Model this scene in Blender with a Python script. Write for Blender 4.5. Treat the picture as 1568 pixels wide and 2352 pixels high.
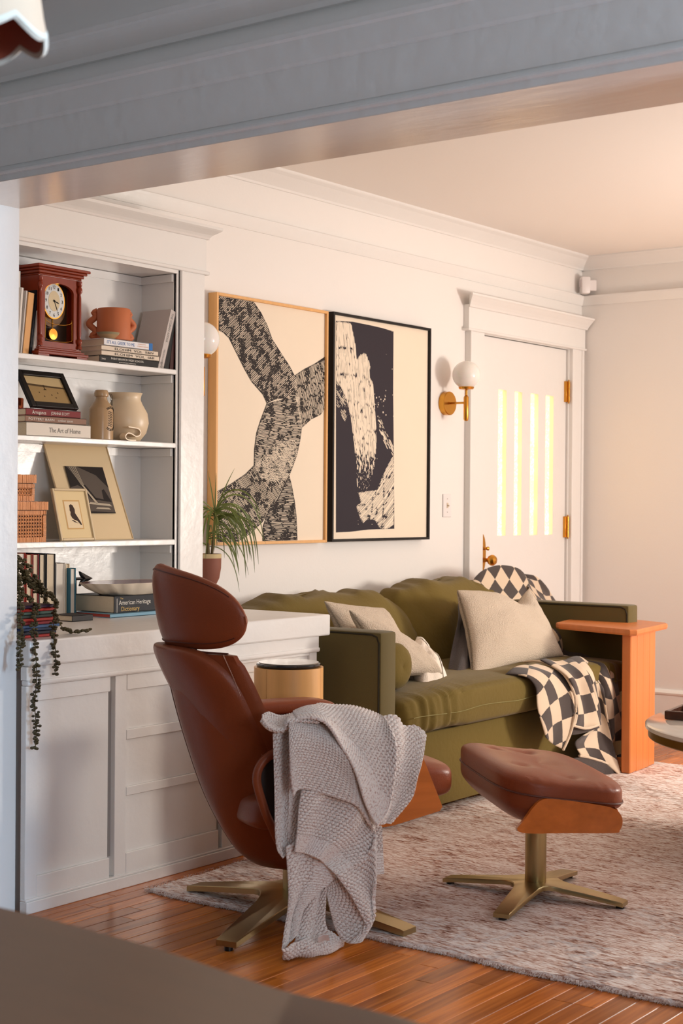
import bpy, bmesh, math, random
import numpy as np
from mathutils import Vector, Matrix, noise
random.seed(7)
for o in list(bpy.data.objects): bpy.data.objects.remove(o)
SC = bpy.context.scene
COL = SC.collection
PI = math.pi
# ---------------------------------------------------------------- camera
CAM = Vector((0, 0, 1.17))
YAW, PITCH, ROLL, FPX = math.radians(36.64686), math.radians(-0.32917), math.radians(0.43127), 3527.81
FW = Vector((-math.sin(YAW)*math.cos(PITCH), math.cos(YAW)*math.cos(PITCH), math.sin(PITCH)))
RT0 = Vector((math.cos(YAW), math.sin(YAW), 0)); UP0 = RT0.cross(FW)
RT = RT0*math.cos(ROLL) + UP0*math.sin(ROLL); UP = -RT0*math.sin(ROLL) + UP0*math.cos(ROLL)
cd = bpy.data.cameras.new('camera'); cam = bpy.data.objects.new('camera', cd); COL.objects.link(cam)
cam.matrix_world = Matrix.Translation(CAM) @ Matrix((RT, UP, -FW)).transposed().to_4x4()
cd.sensor_fit = 'VERTICAL'; cd.sensor_height = 36; cd.sensor_width = 24; cd.lens = FPX/2352*36
cd.clip_start = .05
cd.dof.use_dof = True; cd.dof.focus_distance = 4.9; cd.dof.aperture_fstop = 7.5
SC.camera = cam
# ---------------------------------------------------------------- world, lights, exposure
def lin(c):
    c = c/255.
    return c/12.92 if c <= .04045 else ((c+.055)/1.055)**2.4
def rgb(r, g, b): return (lin(r), lin(g), lin(b), 1)
W = bpy.data.worlds.new('daylight'); SC.world = W; W.use_nodes = True
W.node_tree.nodes['Background'].inputs[0].default_value = (.62, .74, 1, 1)
W.node_tree.nodes['Background'].inputs[1].default_value = .1
def area(name, loc, target, sx, sy, power, color):
    l = bpy.data.lights.new(name, 'AREA'); l.shape = 'RECTANGLE'; l.size = sx; l.size_y = sy
    l.energy = power; l.color = color
    o = bpy.data.objects.new(name, l); COL.objects.link(o); o.location = loc
    o.rotation_euler = (Vector(target)-Vector(loc)).to_track_quat('-Z', 'Y').to_euler()
    return o
# warm key lamp added before the far window of the living room; area lamps out of view for daylight of its two windows, cool daylight of the dining room
area('window_sun', (-.56, 6.92, 1.2), (-3.6, 4.7, .95), .42, .5, 68, (1, .90, .79))
area('window_daylight_far', (-.53, 6.3, 1.45), (-4, 6.1, 1.6), 1.8, 1.3, 25, (1, .98, .98))
area('window_daylight_near', (-.53, 4.3, 1.45), (-4, 4.4, 1.0), 1.3, 1.3, 4, (1, .97, .93))
area('dining_window_far', (3.15, 2.40, 1.2), (-3.3, 2.8, .7), .36, 1.5, 270, (.50, .74, 1))
area('dining_window_near', (3.15, .1, 1.6), (-2.6, 3.3, .4), 1.5, 1.4, 68, (.80, .90, 1))
SC.view_settings.view_transform = 'Standard'; SC.view_settings.look = 'None'
SC.view_settings.exposure = 0.0; SC.view_settings.gamma = 1; SC.view_settings.use_curve_mapping = False
# ---------------------------------------------------------------- geometry of the photograph's lines of sight
def ray(x, y): return FW + RT*((x-784)/FPX) - UP*((y-1176)/FPX)
def AX(x, y, X): r = ray(x, y); return CAM + r*(X/r.x)          # on the plane x = X
def AY(x, y, Y): r = ray(x, y); return CAM + r*(Y/r.y)
def AZ(x, y, Z=0.): r = ray(x, y); return CAM + r*((Z-CAM.z)/r.z)
# ---------------------------------------------------------------- materials
MATS = {}
def nodes(m): return m.node_tree.nodes, m.node_tree.links
def mat(name, col, rough=.5, metal=0., bump=0., bscale=60., stretch=None, var=0., vscale=4., coat=0., spec=.5, sheen=0., emit=None, estr=0., trans=0., objvar=0.):
    m = bpy.data.materials.new(name); m.use_nodes = True; n, l = nodes(m); b = n['Principled BSDF']
    b.inputs['Base Color'].default_value = col; b.inputs['Roughness'].default_value = rough; b.inputs['Metallic'].default_value = metal
    b.inputs['Coat Weight'].default_value = coat; b.inputs['Coat Roughness'].default_value = .15
    b.inputs['Specular IOR Level'].default_value = spec; b.inputs['Sheen Weight'].default_value = sheen
    b.inputs['Transmission Weight'].default_value = trans
    if emit: b.inputs['Emission Color'].default_value = emit; b.inputs['Emission Strength'].default_value = estr
    tc = n.new('ShaderNodeTexCoord'); mp = n.new('ShaderNodeMapping'); l.new(tc.outputs['Object'], mp.inputs[0])
    if stretch: mp.inputs['Scale'].default_value = stretch
    if bump:
        t = n.new('ShaderNodeTexNoise'); t.inputs['Scale'].default_value = bscale; t.inputs['Detail'].default_value = 4
        l.new(mp.outputs[0], t.inputs['Vector']); bp = n.new('ShaderNodeBump'); bp.inputs['Strength'].default_value = bump
        bp.inputs['Distance'].default_value = .01
        l.new(t.outputs[0], bp.inputs['Height']); l.new(bp.outputs[0], b.inputs['Normal'])
    if var or objvar:
        t = n.new('ShaderNodeTexNoise'); t.inputs['Scale'].default_value = vscale; t.inputs['Detail'].default_value = 6
        l.new(mp.outputs[0], t.inputs['Vector'])
        mr = n.new('ShaderNodeMapRange'); mr.inputs[1].default_value = .1; mr.inputs[2].default_value = .7
        mr.inputs[3].default_value = 1-var; mr.inputs[4].default_value = 1+var
        l.new(t.outputs[0], mr.inputs[0]); out = mr.outputs[0]
        if objvar:
            oi = n.new('ShaderNodeObjectInfo'); m2 = n.new('ShaderNodeMapRange')
            m2.inputs[3].default_value = 1-objvar; m2.inputs[4].default_value = 1+objvar; l.new(oi.outputs['Random'], m2.inputs[0])
            mm = n.new('ShaderNodeMath'); mm.operation = 'MULTIPLY'; l.new(out, mm.inputs[0]); l.new(m2.outputs[0], mm.inputs[1]); out = mm.outputs[0]
        vm = n.new('ShaderNodeVectorMath'); vm.operation = 'SCALE'; vm.inputs[0].default_value = col[:3]
        l.new(out, vm.inputs['Scale']); l.new(vm.outputs[0], b.inputs['Base Color'])
    MATS[name] = m; return m
PAINT = mat('white_trim_paint', rgb(233, 230, 226), .26, bump=.12, bscale=22, var=.015)
WALL = mat('warm_white_wall_paint', rgb(236, 231, 226), .6, bump=.05, bscale=90)
CEIL = mat('ceiling_paint', rgb(240, 233, 226), .75, bump=.03)
SOFFIT = mat('glossy_beam_paint', rgb(236, 226, 216), .2, bump=.07, bscale=9, stretch=(1, 4, 1))
LEATHER = mat('cognac_leather', rgb(136, 68, 40), .33, bump=.10, bscale=260, var=.10, vscale=5, spec=.26)
DLEATHER = mat('dark_leather', rgb(92, 42, 26), .5, bump=.1, bscale=260)
STITCH = mat('leather_stitching', rgb(196, 150, 128), .7)
PLY = mat('walnut_ply_shell', rgb(196, 106, 38), .22, stretch=(1.2, 12, 12), var=.22, vscale=3, coat=.6)
BRASS = mat('champagne_metal', rgb(176, 158, 116), .34, 1., bump=.02)
GOLD = mat('brushed_brass', rgb(206, 148, 62), .28, 1.)
BLACKM = mat('black_metal', rgb(18, 17, 17), .35)
BLACK = mat('satin_black', rgb(22, 19, 18), .4, spec=.25)
GREEN = mat('olive_velvet', rgb(108, 90, 38), .85, bump=.16, bscale=55, var=.13, vscale=2.5, sheen=.1, spec=.2)
GREEND = mat('olive_weave', rgb(96, 82, 38), .9, bump=.3, bscale=700, var=.06, sheen=.2)
PIPING = mat('dark_olive_piping', rgb(40, 34, 16), .9)
BOUCLE = mat('cream_boucle', rgb(224, 204, 180), .95, bump=.9, bscale=220, sheen=.3)
LINEN = mat('cream_linen', rgb(236, 222, 206), .9, bump=.4, bscale=150)
TAB = mat('cherry_wood', rgb(206, 120, 62), .34, stretch=(12, 12, .9), var=.16, vscale=3)
PINE = mat('pale_pine', rgb(222, 166, 100), .4, stretch=(10, 10, .8), var=.16, vscale=3)
OAKF = mat('pale_oak_frame', rgb(222, 168, 104), .45, stretch=(14, 14, 1), var=.10, vscale=3)
MARBLE = mat('white_marble', rgb(222, 216, 208), .12, var=.12, vscale=3)
CREAM = mat('printed_cream_paper', rgb(236, 220, 198), .8, var=.02)
INK = mat('black_ink', rgb(34, 26, 24), .8)
NAVY = mat('dark_aubergine_ink', rgb(38, 30, 40), .8)
TERRA = mat('terracotta', rgb(190, 106, 62), .6, var=.08, vscale=8)
POT = mat('rust_brown_pot', rgb(134, 78, 60), .7)
MAHOG = mat('mahogany', rgb(128, 44, 18), .25, stretch=(8, 8, 1), var=.2, coat=.15, spec=.35)
CLAY = mat('cream_ceramic', rgb(222, 200, 168), .35, var=.05)
STONE = mat('stoneware_glaze', rgb(178, 146, 108), .25, var=.12, vscale=9)
OPAL = mat('opal_glass', rgb(240, 236, 230), .15, spec=.5)
OPAL.node_tree.nodes['Principled BSDF'].inputs['Subsurface Weight'].default_value = .2
RATTAN = mat('rattan', rgb(206, 132, 70), .5, bump=.2, bscale=100, var=.25, vscale=30)
RATTAND = mat('dark_box_lining', rgb(70, 36, 18), .8)
PAGES = mat('book_pages', rgb(222, 204, 176), .85, stretch=(1, 1, 1), bump=.2, bscale=200)
LEAFG = mat('strap_leaf_green', rgb(92, 104, 40), .5, var=.3, vscale=12)
PEARL = mat('succulent_brown_green', rgb(66, 56, 26), .5, var=.4, vscale=30)
STEM = mat('plant_stem', rgb(92, 78, 46), .8)
PLASTIC = mat('white_plastic', rgb(232, 226, 224), .35)
TABLEW = mat('dark_walnut_table', rgb(78, 48, 28), .4, stretch=(1.5, 14, 1), var=.18, vscale=3)
SHADEO = mat('cream_shade', rgb(226, 196, 168), .6)
SHADEI = mat('rosewood_shade_lining', rgb(176, 92, 70), .6)
GLASSD = mat('dark_glass', rgb(40, 26, 16), .08)
def plain(name, c, r=.6): return MATS.get(name) or mat(name, c, r, spec=.2)
# ---------------------------------------------------------------- mesh building
WLOC = {}
class MB:
    def __init__(s): s.v = []; s.f = []; s.uv = None
    def add(s, vs, fs, M=None):
        o = len(s.v)
        if M is not None and M.determinant() < 0: fs = [tuple(f)[::-1] for f in fs]
        if M is not None: vs = [M @ Vector(p) for p in vs]
        s.v += [tuple(p) for p in vs]; s.f += [tuple(i+o for i in f) for f in fs]; return s
    def box(s, x0, y0, z0, x1, y1, z1, b=0., M=None):
        if x0 > x1: x0, x1 = x1, x0
        if y0 > y1: y0, y1 = y1, y0
        if z0 > z1: z0, z1 = z1, z0
        if b <= 0:
            vs = [(x0,y0,z0),(x1,y0,z0),(x1,y1,z0),(x0,y1,z0),(x0,y0,z1),(x1,y0,z1),(x1,y1,z1),(x0,y1,z1)]
            return s.add(vs, [(0,3,2,1),(4,5,6,7),(0,1,5,4),(1,2,6,5),(2,3,7,6),(3,0,4,7)], M)
        bm = bmesh.new(); bmesh.ops.create_cube(bm, size=1)
        b = min(b, (x1-x0)*.45, (y1-y0)*.45, (z1-z0)*.45)
        for v in bm.verts: v.co = Vector(((x0+x1)/2+v.co.x*(x1-x0), (y0+y1)/2+v.co.y*(y1-y0), (z0+z1)/2+v.co.z*(z1-z0)))
        bmesh.ops.bevel(bm, geom=bm.edges[:], offset=b, segments=2 if b > .004 else 1, profile=.5, affect='EDGES')
        bm.verts.ensure_lookup_table(); bm.verts.index_update()
        s.add([v.co.copy() for v in bm.verts], [[v.index for v in f.verts] for f in bm.faces], M); bm.free(); return s
    def lathe(s, prof, c=(0,0,0), n=32, M=None, wave=None):
        vs = []; fs = []
        for i, (r, z) in enumerate(prof):
            for k in range(n):
                a = 2*PI*k/n; rr = r if wave is None else r*wave(a, i)
                vs.append((c[0]+rr*math.cos(a), c[1]+rr*math.sin(a), c[2]+z))
        for i in range(len(prof)-1):
            for k in range(n): fs.append((i*n+k, i*n+(k+1) % n, (i+1)*n+(k+1) % n, (i+1)*n+k))
        if prof[0][0] > 1e-6: fs.append(tuple(range(n))[::-1])
        if prof[-1][0] > 1e-6: fs.append(tuple((len(prof)-1)*n+k for k in range(n)))
        return s.add(vs, fs, M)
    def tube(s, pts, r, n=8, M=None, closed=False, cap=True):
        pts = [Vector(p) for p in pts]; m = len(pts); vs = []; fs = []; nrm = None
        for i, p in enumerate(pts):
            a = pts[(i-1) % m] if (closed or i) else p; c = pts[(i+1) % m] if (closed or i < m-1) else p
            t = (c-a).normalized()
            if nrm is None: nrm = t.orthogonal().normalized()
            nrm = (nrm - t*nrm.dot(t)); nrm = nrm.normalized() if nrm.length > 1e-6 else t.orthogonal().normalized()
            bn = t.cross(nrm); rr = r[i] if hasattr(r, '__len__') else r
            for k in range(n):
                an = 2*PI*k/n; vs.append(p+(nrm*math.cos(an)+bn*math.sin(an))*rr)
        for i in range(m if closed else m-1):
            j = (i+1) % m
            for k in range(n): fs.append((i*n+k, i*n+(k+1) % n, j*n+(k+1) % n, j*n+k))
        if cap and not closed: fs.append(tuple(range(n))[::-1]); fs.append(tuple((m-1)*n+k for k in range(n)))
        return s.add(vs, fs, M)
    def loft(s, rings, cap=True, M=None):
        n = len(rings[0]); vs = [p for r in rings for p in r]; fs = []
        for i in range(len(rings)-1):
            for k in range(n): fs.append((i*n+k, i*n+(k+1) % n, (i+1)*n+(k+1) % n, (i+1)*n+k))
        if cap: fs.append(tuple(range(n))[::-1]); fs.append(tuple((len(rings)-1)*n+k for k in range(n)))
        return s.add(vs, fs, M)
    def prism(s, poly, lo, hi, axis='z', M=None):
        def P(a, b, c): return {'z': (a, b, c), 'x': (c, a, b), 'y': (a, c, b)}[axis]
        n = len(poly); vs = [P(a, b, lo) for a, b in poly]+[P(a, b, hi) for a, b in poly]
        fs = [tuple(range(n))[::-1], tuple(range(n, 2*n))]+[(k, (k+1) % n, n+(k+1) % n, n+k) for k in range(n)]
        return s.add(vs, fs, M)
    def sq(s, c, h, e1=.35, e2=.35, nu=36, nv=20, M=None, fn=None):
        def sp(x, e): return math.copysign(abs(x)**e, x)
        vs = []; fs = []
        for j in range(nv+1):
            ph = -PI/2+PI*j/nv
            for i in range(nu):
                th = 2*PI*i/nu
                p = Vector((h[0]*sp(math.cos(ph), e1)*sp(math.cos(th), e2), h[1]*sp(math.cos(ph), e1)*sp(math.sin(th), e2), h[2]*sp(math.sin(ph), e1)))
                if fn: p = fn(p)
                vs.append(Vector(c)+p)
        for j in range(nv):
            for i in range(nu): fs.append((j*nu+i, j*nu+(i+1) % nu, (j+1)*nu+(i+1) % nu, (j+1)*nu+i))
        return s.add(vs, fs, M)
    def ball(s, c, r, n=8, sc=(1,1,1), M=None):
        m = max(4, n//2+1); vs = [(c[0], c[1], c[2]-r*sc[2])]; fs = []
        for j in range(1, m):
            ph = -PI/2+PI*j/m
            for i in range(n): vs.append((c[0]+r*sc[0]*math.cos(ph)*math.cos(2*PI*i/n), c[1]+r*sc[1]*math.cos(ph)*math.sin(2*PI*i/n), c[2]+r*sc[2]*math.sin(ph)))
        vs.append((c[0], c[1], c[2]+r*sc[2])); T = len(vs)-1
        for i in range(n):
            fs.append((0, 1+(i+1) % n, 1+i)); fs.append((T, T-n+i, T-n+(i+1) % n))
            for j in range(m-2): fs.append((1+j*n+i, 1+j*n+(i+1) % n, 1+(j+1)*n+(i+1) % n, 1+(j+1)*n+i))
        return s.add(vs, fs, M)
    def sheet(s, P, th, closed=True):
        """P: grid [j][i] of Vectors, given thickness th along its normals"""
        nv = len(P); nu = len(P[0]); N = [[None]*nu for _ in range(nv)]
        for j in range(nv):
            for i in range(nu):
                du = P[j][min(i+1, nu-1)]-P[j][max(i-1, 0)]; dv = P[min(j+1, nv-1)][i]-P[max(j-1, 0)][i]
                q = du.cross(dv); N[j][i] = q.normalized() if q.length > 1e-12 else Vector((1, 0, 0))
        top = [P[j][i]+N[j][i]*th/2 for j in range(nv) for i in range(nu)]; bot = [P[j][i]-N[j][i]*th/2 for j in range(nv) for i in range(nu)]
        fs = []; o = nu*nv
        for j in range(nv-1):
            for i in range(nu-1):
                a, b, c, d = j*nu+i, j*nu+i+1, (j+1)*nu+i+1, (j+1)*nu+i; fs += [(a, b, c, d), (o+d, o+c, o+b, o+a)]
        for i in range(nu-1):
            fs.append((i+1, i, o+i, o+i+1)); a = (nv-1)*nu+i; fs.append((a, a+1, o+a+1, o+a))
        for j in range(nv-1):
            a = j*nu; fs.append((a, a+nu, o+a+nu, o+a)); a = j*nu+nu-1; fs.append((a+nu, a, o+a, o+a+nu))
        return s.add(top+bot, fs)
    def obj(s, name, material, parent=None, label=None, smooth=True, local=False, kind=None, cat=None, group=None, uv=None, angle=40):
        me = bpy.data.meshes.new(name)
        vs = s.v; loc = Vector((0, 0, 0))
        if parent is not None and not local:
            w = WLOC[parent.name]; vs = [tuple(w @ Vector(v)) for v in vs] if isinstance(w, Matrix) else [(v[0]-w[0], v[1]-w[1], v[2]-w[2]) for v in vs]
        elif parent is None:
            a = np.array(vs); loc = Vector(((a[:, 0].min()+a[:, 0].max())/2, (a[:, 1].min()+a[:, 1].max())/2, a[:, 2].min()))
            vs = [(v[0]-loc.x, v[1]-loc.y, v[2]-loc.z) for v in vs]
        me.from_pydata(vs, [], s.f); me.update()
        if smooth:
            for p in me.polygons: p.use_smooth = True
            try: me.set_sharp_from_angle(angle=math.radians(angle))
            except Exception: pass
        if uv is not None:
            ul = me.uv_layers.new(name='UVMap'); arr = np.array(uv, dtype=np.float32)
            idx = np.empty(len(me.loops), dtype=np.int32); me.loops.foreach_get('vertex_index', idx)
            ul.data.foreach_set('uv', arr[idx].ravel())
        for mm in (material if isinstance(material, (list, tuple)) else [material]): me.materials.append(mm)
        o = bpy.data.objects.new(name, me); COL.objects.link(o); o.location = loc
        if parent is not None: o.parent = parent; WLOC[o.name] = WLOC[parent.name]
        else: WLOC[o.name] = loc
        tag(o, label, cat, group, kind); return o
def tag(o, label=None, cat=None, group=None, kind=None):
    if label: o['label'] = label
    if cat: o['category'] = cat
    if group: o['group'] = group
    if kind: o['kind'] = kind
    return o
def thing(name, label, cat, loc, group=None, rz=0., kind=None):
    o = bpy.data.objects.new(name, None); o.empty_display_size = .05; COL.objects.link(o); o.location = loc; o.rotation_euler = (0, 0, rz)
    WLOC[o.name] = (Matrix.Translation(Vector(loc)) @ Matrix.Rotation(rz, 4, 'Z')).inverted() if rz else Vector(loc)
    return tag(o, label, cat, group, kind)
def B(): return MB()
def struct(name, mb, m, parent=None, smooth=False): return mb.obj(name, m, parent, smooth=smooth, kind=None if parent else 'structure')
def lettering(txt, origin, xd, ud, height, parent, m, width=None, name='lettering', depth=.0006, shear=0, local=False):
    """flat printed words; origin = left end of the baseline"""
    cu = bpy.data.curves.new('t', 'FONT'); cu.body = txt; cu.size = 1; cu.resolution_u = 2; cu.shear = shear
    o = bpy.data.objects.new('t', cu); COL.objects.link(o); bpy.context.view_layer.update()
    dg = bpy.context.evaluated_depsgraph_get(); me = o.evaluated_get(dg).to_mesh()
    vs = [v.co.copy() for v in me.vertices]; fs = [tuple(p.vertices) for p in me.polygons]
    o.evaluated_get(dg).to_mesh_clear(); bpy.data.objects.remove(o); bpy.data.curves.remove(cu)
    x1 = max(v.x for v in vs); x0 = min(v.x for v in vs)
    sy = height/.72; sx = sy if width is None else width/(x1-x0)
    xd = Vector(xd).normalized(); ud = Vector(ud).normalized(); nd = xd.cross(ud)
    mb = B(); mb.add([Vector(origin)+xd*(v.x-x0)*sx+ud*v.y*sy+nd*depth for v in vs], fs)
    return mb.obj(name, m, parent, smooth=False, local=local)
INKB = plain('print_black', rgb(30, 28, 28)); INKW = plain('print_white', rgb(228, 222, 212)); INKBL = plain('print_blue', rgb(110, 140, 190))
INKGR = plain('print_grey', rgb(130, 126, 120)); INKG = plain('print_gold', rgb(214, 180, 110))
XP, YP, ZP = Vector((1, 0, 0)), Vector((0, 1, 0)), Vector((0, 0, 1))
# ================================================================ THE ROOM
H = 2.557
WX, BY = -4.09, 7.75      # wall with the door, back wall
# walls
DWALL = mat('dining_wall_paint', rgb(128, 120, 112), .7)  # grey made up for the unseen walls, to cut bounced light
b = B(); b.box(WX-.12, 2.95, 0, WX, 6.655, H); b.box(WX-.12, 7.6, 0, WX, BY, H); b.box(WX-.12, 6.655, 2.045, WX, 7.6, H)
struct('wall_left', b, WALL)
struct('wall_back', B().box(WX-.12, BY, 0, -.38, BY+.12, H), WALL)
b = B()      # right wall with two windows (out of frame, set to suit the area lamps)
for y0, y1, z0, z1 in ((2.95, 3.4, 0, H), (5.05, 5.2, 0, H), (7.35, BY, 0, H), (3.4, 5.05, 0, .55), (3.4, 5.05, 2.2, H), (5.2, 7.35, 0, .55), (5.2, 7.35, 2.2, H)): b.box(-.50, y0, z0, -.38, y1, z1)
struct('wall_right', b, WALL)
struct('ceiling', B().box(WX-.12, 2.67, H, -.38, BY+.12, H+.1), CEIL)
DGREY = PAINT
struct('ceiling_dining', B().box(-4.21, -3, H, 3.2, 2.69, H+.1), DGREY)
# partition with the wide cased opening: two sides and the header
b = B(); b.box(-4.21, 2.70, 0, -3.352, 2.93, H); b.box(-.55, 2.70, 0, 3.2, 2.93, H); b.box(-3.352, 2.70, 2.02, -.55, 2.93, H)
struct('wall_opening', b, WALL)
struct('wall_dining_left', B().box(-4.21, -3, 0, -4.09, 2.70, H), DWALL)
b = B(); b.box(3.2, 2.62, 0, 3.32, 2.93, H); b.box(3.2, -3, 0, 3.32, -.7, H); b.box(3.2, .9, 0, 3.32, 1.75, H); b.box(3.2, -.7, 0, 3.32, 2.62, .5); b.box(3.2, -.7, 2.35, 3.32, 2.62, H)
struct('wall_dining_right', b, DWALL)
struct('wall_dining_rear', B().box(-4.21, -3.12, 0, 3.32, -3, H), DWALL)
# cased opening (jamb lining, soffit board, casings and bead)
o = struct('trim_1', B().box(-3.352, 2.6715, 1.9976, -.54, 2.947, 2.022), SOFFIT)
b = B(); b.box(-3.354, 2.672, 0, -3.337, 2.9465, 1.9976); b.box(-3.47, 2.664, 0, -3.345, 2.673, 1.9976, .002)
struct('trim_2', b, PAINT)
b = B(); b.box(-4.0, 2.668, 2.036, .8, 2.702, 2.20, 0)                              # header board, dining side
b.box(-4.0, 2.6705, 1.9995, .8, 2.702, 2.037); b.box(-4.0, 2.660, 2.014, .8, 2.69, 2.025, .004)
b.prism([(2.702, 2.135), (2.664, 2.135), (2.660, 2.142), (2.655, 2.19), (2.648, 2.194), (2.648, 2.206), (2.702, 2.206)], -4.0, .8, 'x')
struct('trim_3', b, PAINT)
b = B(); b.prism([(2.70, 2.262), (2.688, 2.262), (2.686, 2.275), (2.668, 2.305), (2.664, 2.318), (2.66, 2.322), (2.66, 2.336), (2.70, 2.336)], -4.1, 3.2, 'x')
struct('trim_4', b, PAINT)
b = B(); b.prism([(2.70, 2.45), (2.68, 2.455), (2.64, 2.50), (2.60, 2.53), (2.60, H), (2.70, H)], -4.1, 3.2, 'x')
struct('trim_5', b, PAINT)
# living room: crown moulding and picture rail on the door wall and the back wall
def crown_prof(): return [(0, -.07), (.012, -.07), (.016, -.062), (.03, -.05), (.062, -.022), (.078, -.012), (.082, -.008), (.082, 0), (0, 0)]
def rail_prof(): return [(0, -.052), (.008, -.052), (.012, -.044), (.018, -.03), (.026, -.010), (.028, 0), (0, .002)]
b = B(); b.prism([(WX+a, H+z) for a, z in crown_prof()], 2.95, BY, 'y'); struct('trim_6', b, PAINT)
b = B(); b.prism([(BY-a, H+z) for a, z in crown_prof()][::-1], WX, -.5, 'x'); struct('trim_7', b, PAINT)
b = B(); b.prism([(WX+a, 2.342+z) for a, z in rail_prof()], 2.95, BY, 'y'); struct('trim_8', b, PAINT)
b = B(); b.prism([(BY-a, 2.342+z) for a, z in rail_prof()][::-1], WX, -.5, 'x'); struct('trim_9', b, PAINT)
b = B(); b.box(WX, BY-.016, 0, -.5, BY, .145); b.prism([(BY, .145), (BY-.02, .145), (BY-.022, .155), (BY-.014, .166), (BY-.008, .172), (BY, .172)], WX, -.5, 'x')
struct('baseboard_back', b, PAINT)
b = B(); b.box(WX, 4.37, 0, WX+.016, 6.52, .145); b.box(WX, 4.37, .145, WX+.02, 6.52, .17, .006); struct('baseboard_left', b, PAINT)
# unseen window frames in the right wall, added around the area lamps
for k, (y0, y1) in enumerate(((3.4, 5.05), (5.2, 7.35))):
    t = thing('window_%d' % (k+1), None, None, (-.44, (y0+y1)/2, .55), kind='structure')
    b = B()
    for q in ((y0, y0+.05, .55, 2.2), (y1-.05, y1, .55, 2.2), (y0, y1, .55, .6), (y0, y1, 2.15, 2.2)): b.box(-.48, q[0], q[2], -.40, q[1], q[3])
    b.obj('window_frame', PAINT, t)
# ---------------------------------------------------------------- floor of oak strips
FLOORM = bpy.data.materials.new('oak_strip_floor'); FLOORM.use_nodes = True; n, l = nodes(FLOORM); pb = n['Principled BSDF']
tc = n.new('ShaderNodeTexCoord'); oi = n.new('ShaderNodeObjectInfo')
geo = n.new('ShaderNodeNewGeometry'); addv = n.new('ShaderNodeVectorMath'); addv.operation = 'ADD'
cmb = n.new('ShaderNodeCombineXYZ'); mu = n.new('ShaderNodeMath'); mu.operation = 'MULTIPLY'; mu.inputs[1].default_value = 37.
at = n.new('ShaderNodeAttribute'); at.attribute_name = 'tone'; at.attribute_type = 'GEOMETRY'
l.new(at.outputs['Fac'], mu.inputs[0])
for k in range(3): l.new(mu.outputs[0], cmb.inputs[k])
l.new(geo.outputs['Position'], addv.inputs[0]); l.new(cmb.outputs[0], addv.inputs[1])
mp = n.new('ShaderNodeMapping'); mp.inputs['Scale'].default_value = (34, 1.6, 1); l.new(addv.outputs[0], mp.inputs[0])
nz = n.new('ShaderNodeTexNoise'); nz.inputs['Scale'].default_value = 1; nz.inputs['Detail'].default_value = 5; nz.inputs['Distortion'].default_value = 1.2; l.new(mp.outputs[0], nz.inputs['Vector'])
r1 = n.new('ShaderNodeValToRGB'); r1.color_ramp.elements[0].position = .3; r1.color_ramp.elements[0].color = rgb(156, 78, 20); r1.color_ramp.elements[1].position = .68; r1.color_ramp.elements[1].color = rgb(222, 128, 48)
l.new(nz.outputs[0], r1.inputs[0])
mr = n.new('ShaderNodeMapRange'); mr.inputs[3].default_value = .66; mr.inputs[4].default_value = 1.22; l.new(at.outputs['Fac'], mr.inputs[0])
vm = n.new('ShaderNodeVectorMath'); vm.operation = 'SCALE'; l.new(r1.outputs[0], vm.inputs[0]); l.new(mr.outputs[0], vm.inputs['Scale']); l.new(vm.outputs[0], pb.inputs['Base Color'])
pb.inputs['Roughness'].default_value = .26; pb.inputs['Specular IOR Level'].default_value = .28; pb.inputs['Coat Weight'].default_value = .08; pb.inputs['Coat Roughness'].default_value = .12
bp = n.new('ShaderNodeBump'); bp.inputs['Strength'].default_value = .08; bp.inputs['Distance'].default_value = .004; l.new(nz.outputs[0], bp.inputs['Height']); l.new(bp.outputs[0], pb.inputs['Normal'])
GAP = plain('floor_gap', rgb(40, 18, 8), .8)
floor = struct('floor', B().box(-4.2, -3, -.06, 3.2, BY, -.0035), GAP)
def tone_attr(o, vals):
    a = o.data.attributes.new('tone', 'FLOAT', 'FACE'); a.data.foreach_set('value', np.array(vals, dtype=np.float32))
rs = random.Random(3); PWD = .057
rest = B(); rest_t = []; nplank = 0
x = -3.30-14*.057
def plank_mesh(mb, x0, y0, x1, y1):
    g = .0005; c = .0012; z = 0.
    vs = [(x0+g, y0+g, -.008), (x1-g, y0+g, -.008), (x1-g, y1-g, -.008), (x0+g, y1-g, -.008), (x0+g, y0+g, -c), (x1-g, y0+g, -c), (x1-g, y1-g, -c), (x0+g, y1-g, -c),
          (x0+g+c, y0+g+c, z), (x1-g-c, y0+g+c, z), (x1-g-c, y1-g-c, z), (x0+g+c, y1-g-c, z)]
    fs = [(8, 9, 10, 11), (4, 5, 9, 8), (5, 6, 10, 9), (6, 7, 11, 10), (7, 4, 8, 11), (0, 1, 5, 4), (1, 2, 6, 5), (2, 3, 7, 6), (3, 0, 4, 7)]
    mb.add(vs, fs)
while x < 1.0:
    y = 1.0+rs.uniform(-.9, 0)
    while y < BY:
        L = rs.uniform(.45, 1.25); y1 = min(y+L, BY); t = rs.random()
        near = y < 3.40 and y1 > 1.6 and x < -.95 and (x*.0+y1) > 1.7 and not (x < -3.31)
        vis = near and (y1 > 3.2+(-.62)*(x+3.3)*-.0-1.6)
        far = y1 > 6.42 and -3.05 < x < -2.2
        if (near or far) and nplank < 290:
            mb = B(); plank_mesh(mb, x, y, x+PWD, y1)
            o = mb.obj('plank', FLOORM, floor, smooth=False); tone_attr(o, [t]*len(mb.f)); nplank += 1
        else:
            k = len(rest.f); plank_mesh(rest, x, y, x+PWD, y1); rest_t += [t]*(len(rest.f)-k)
        y = y1
    x += PWD
o = rest.obj('plank_field', FLOORM, floor, smooth=False, kind='stuff'); tone_attr(o, rest_t)
print('planks', nplank)
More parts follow.
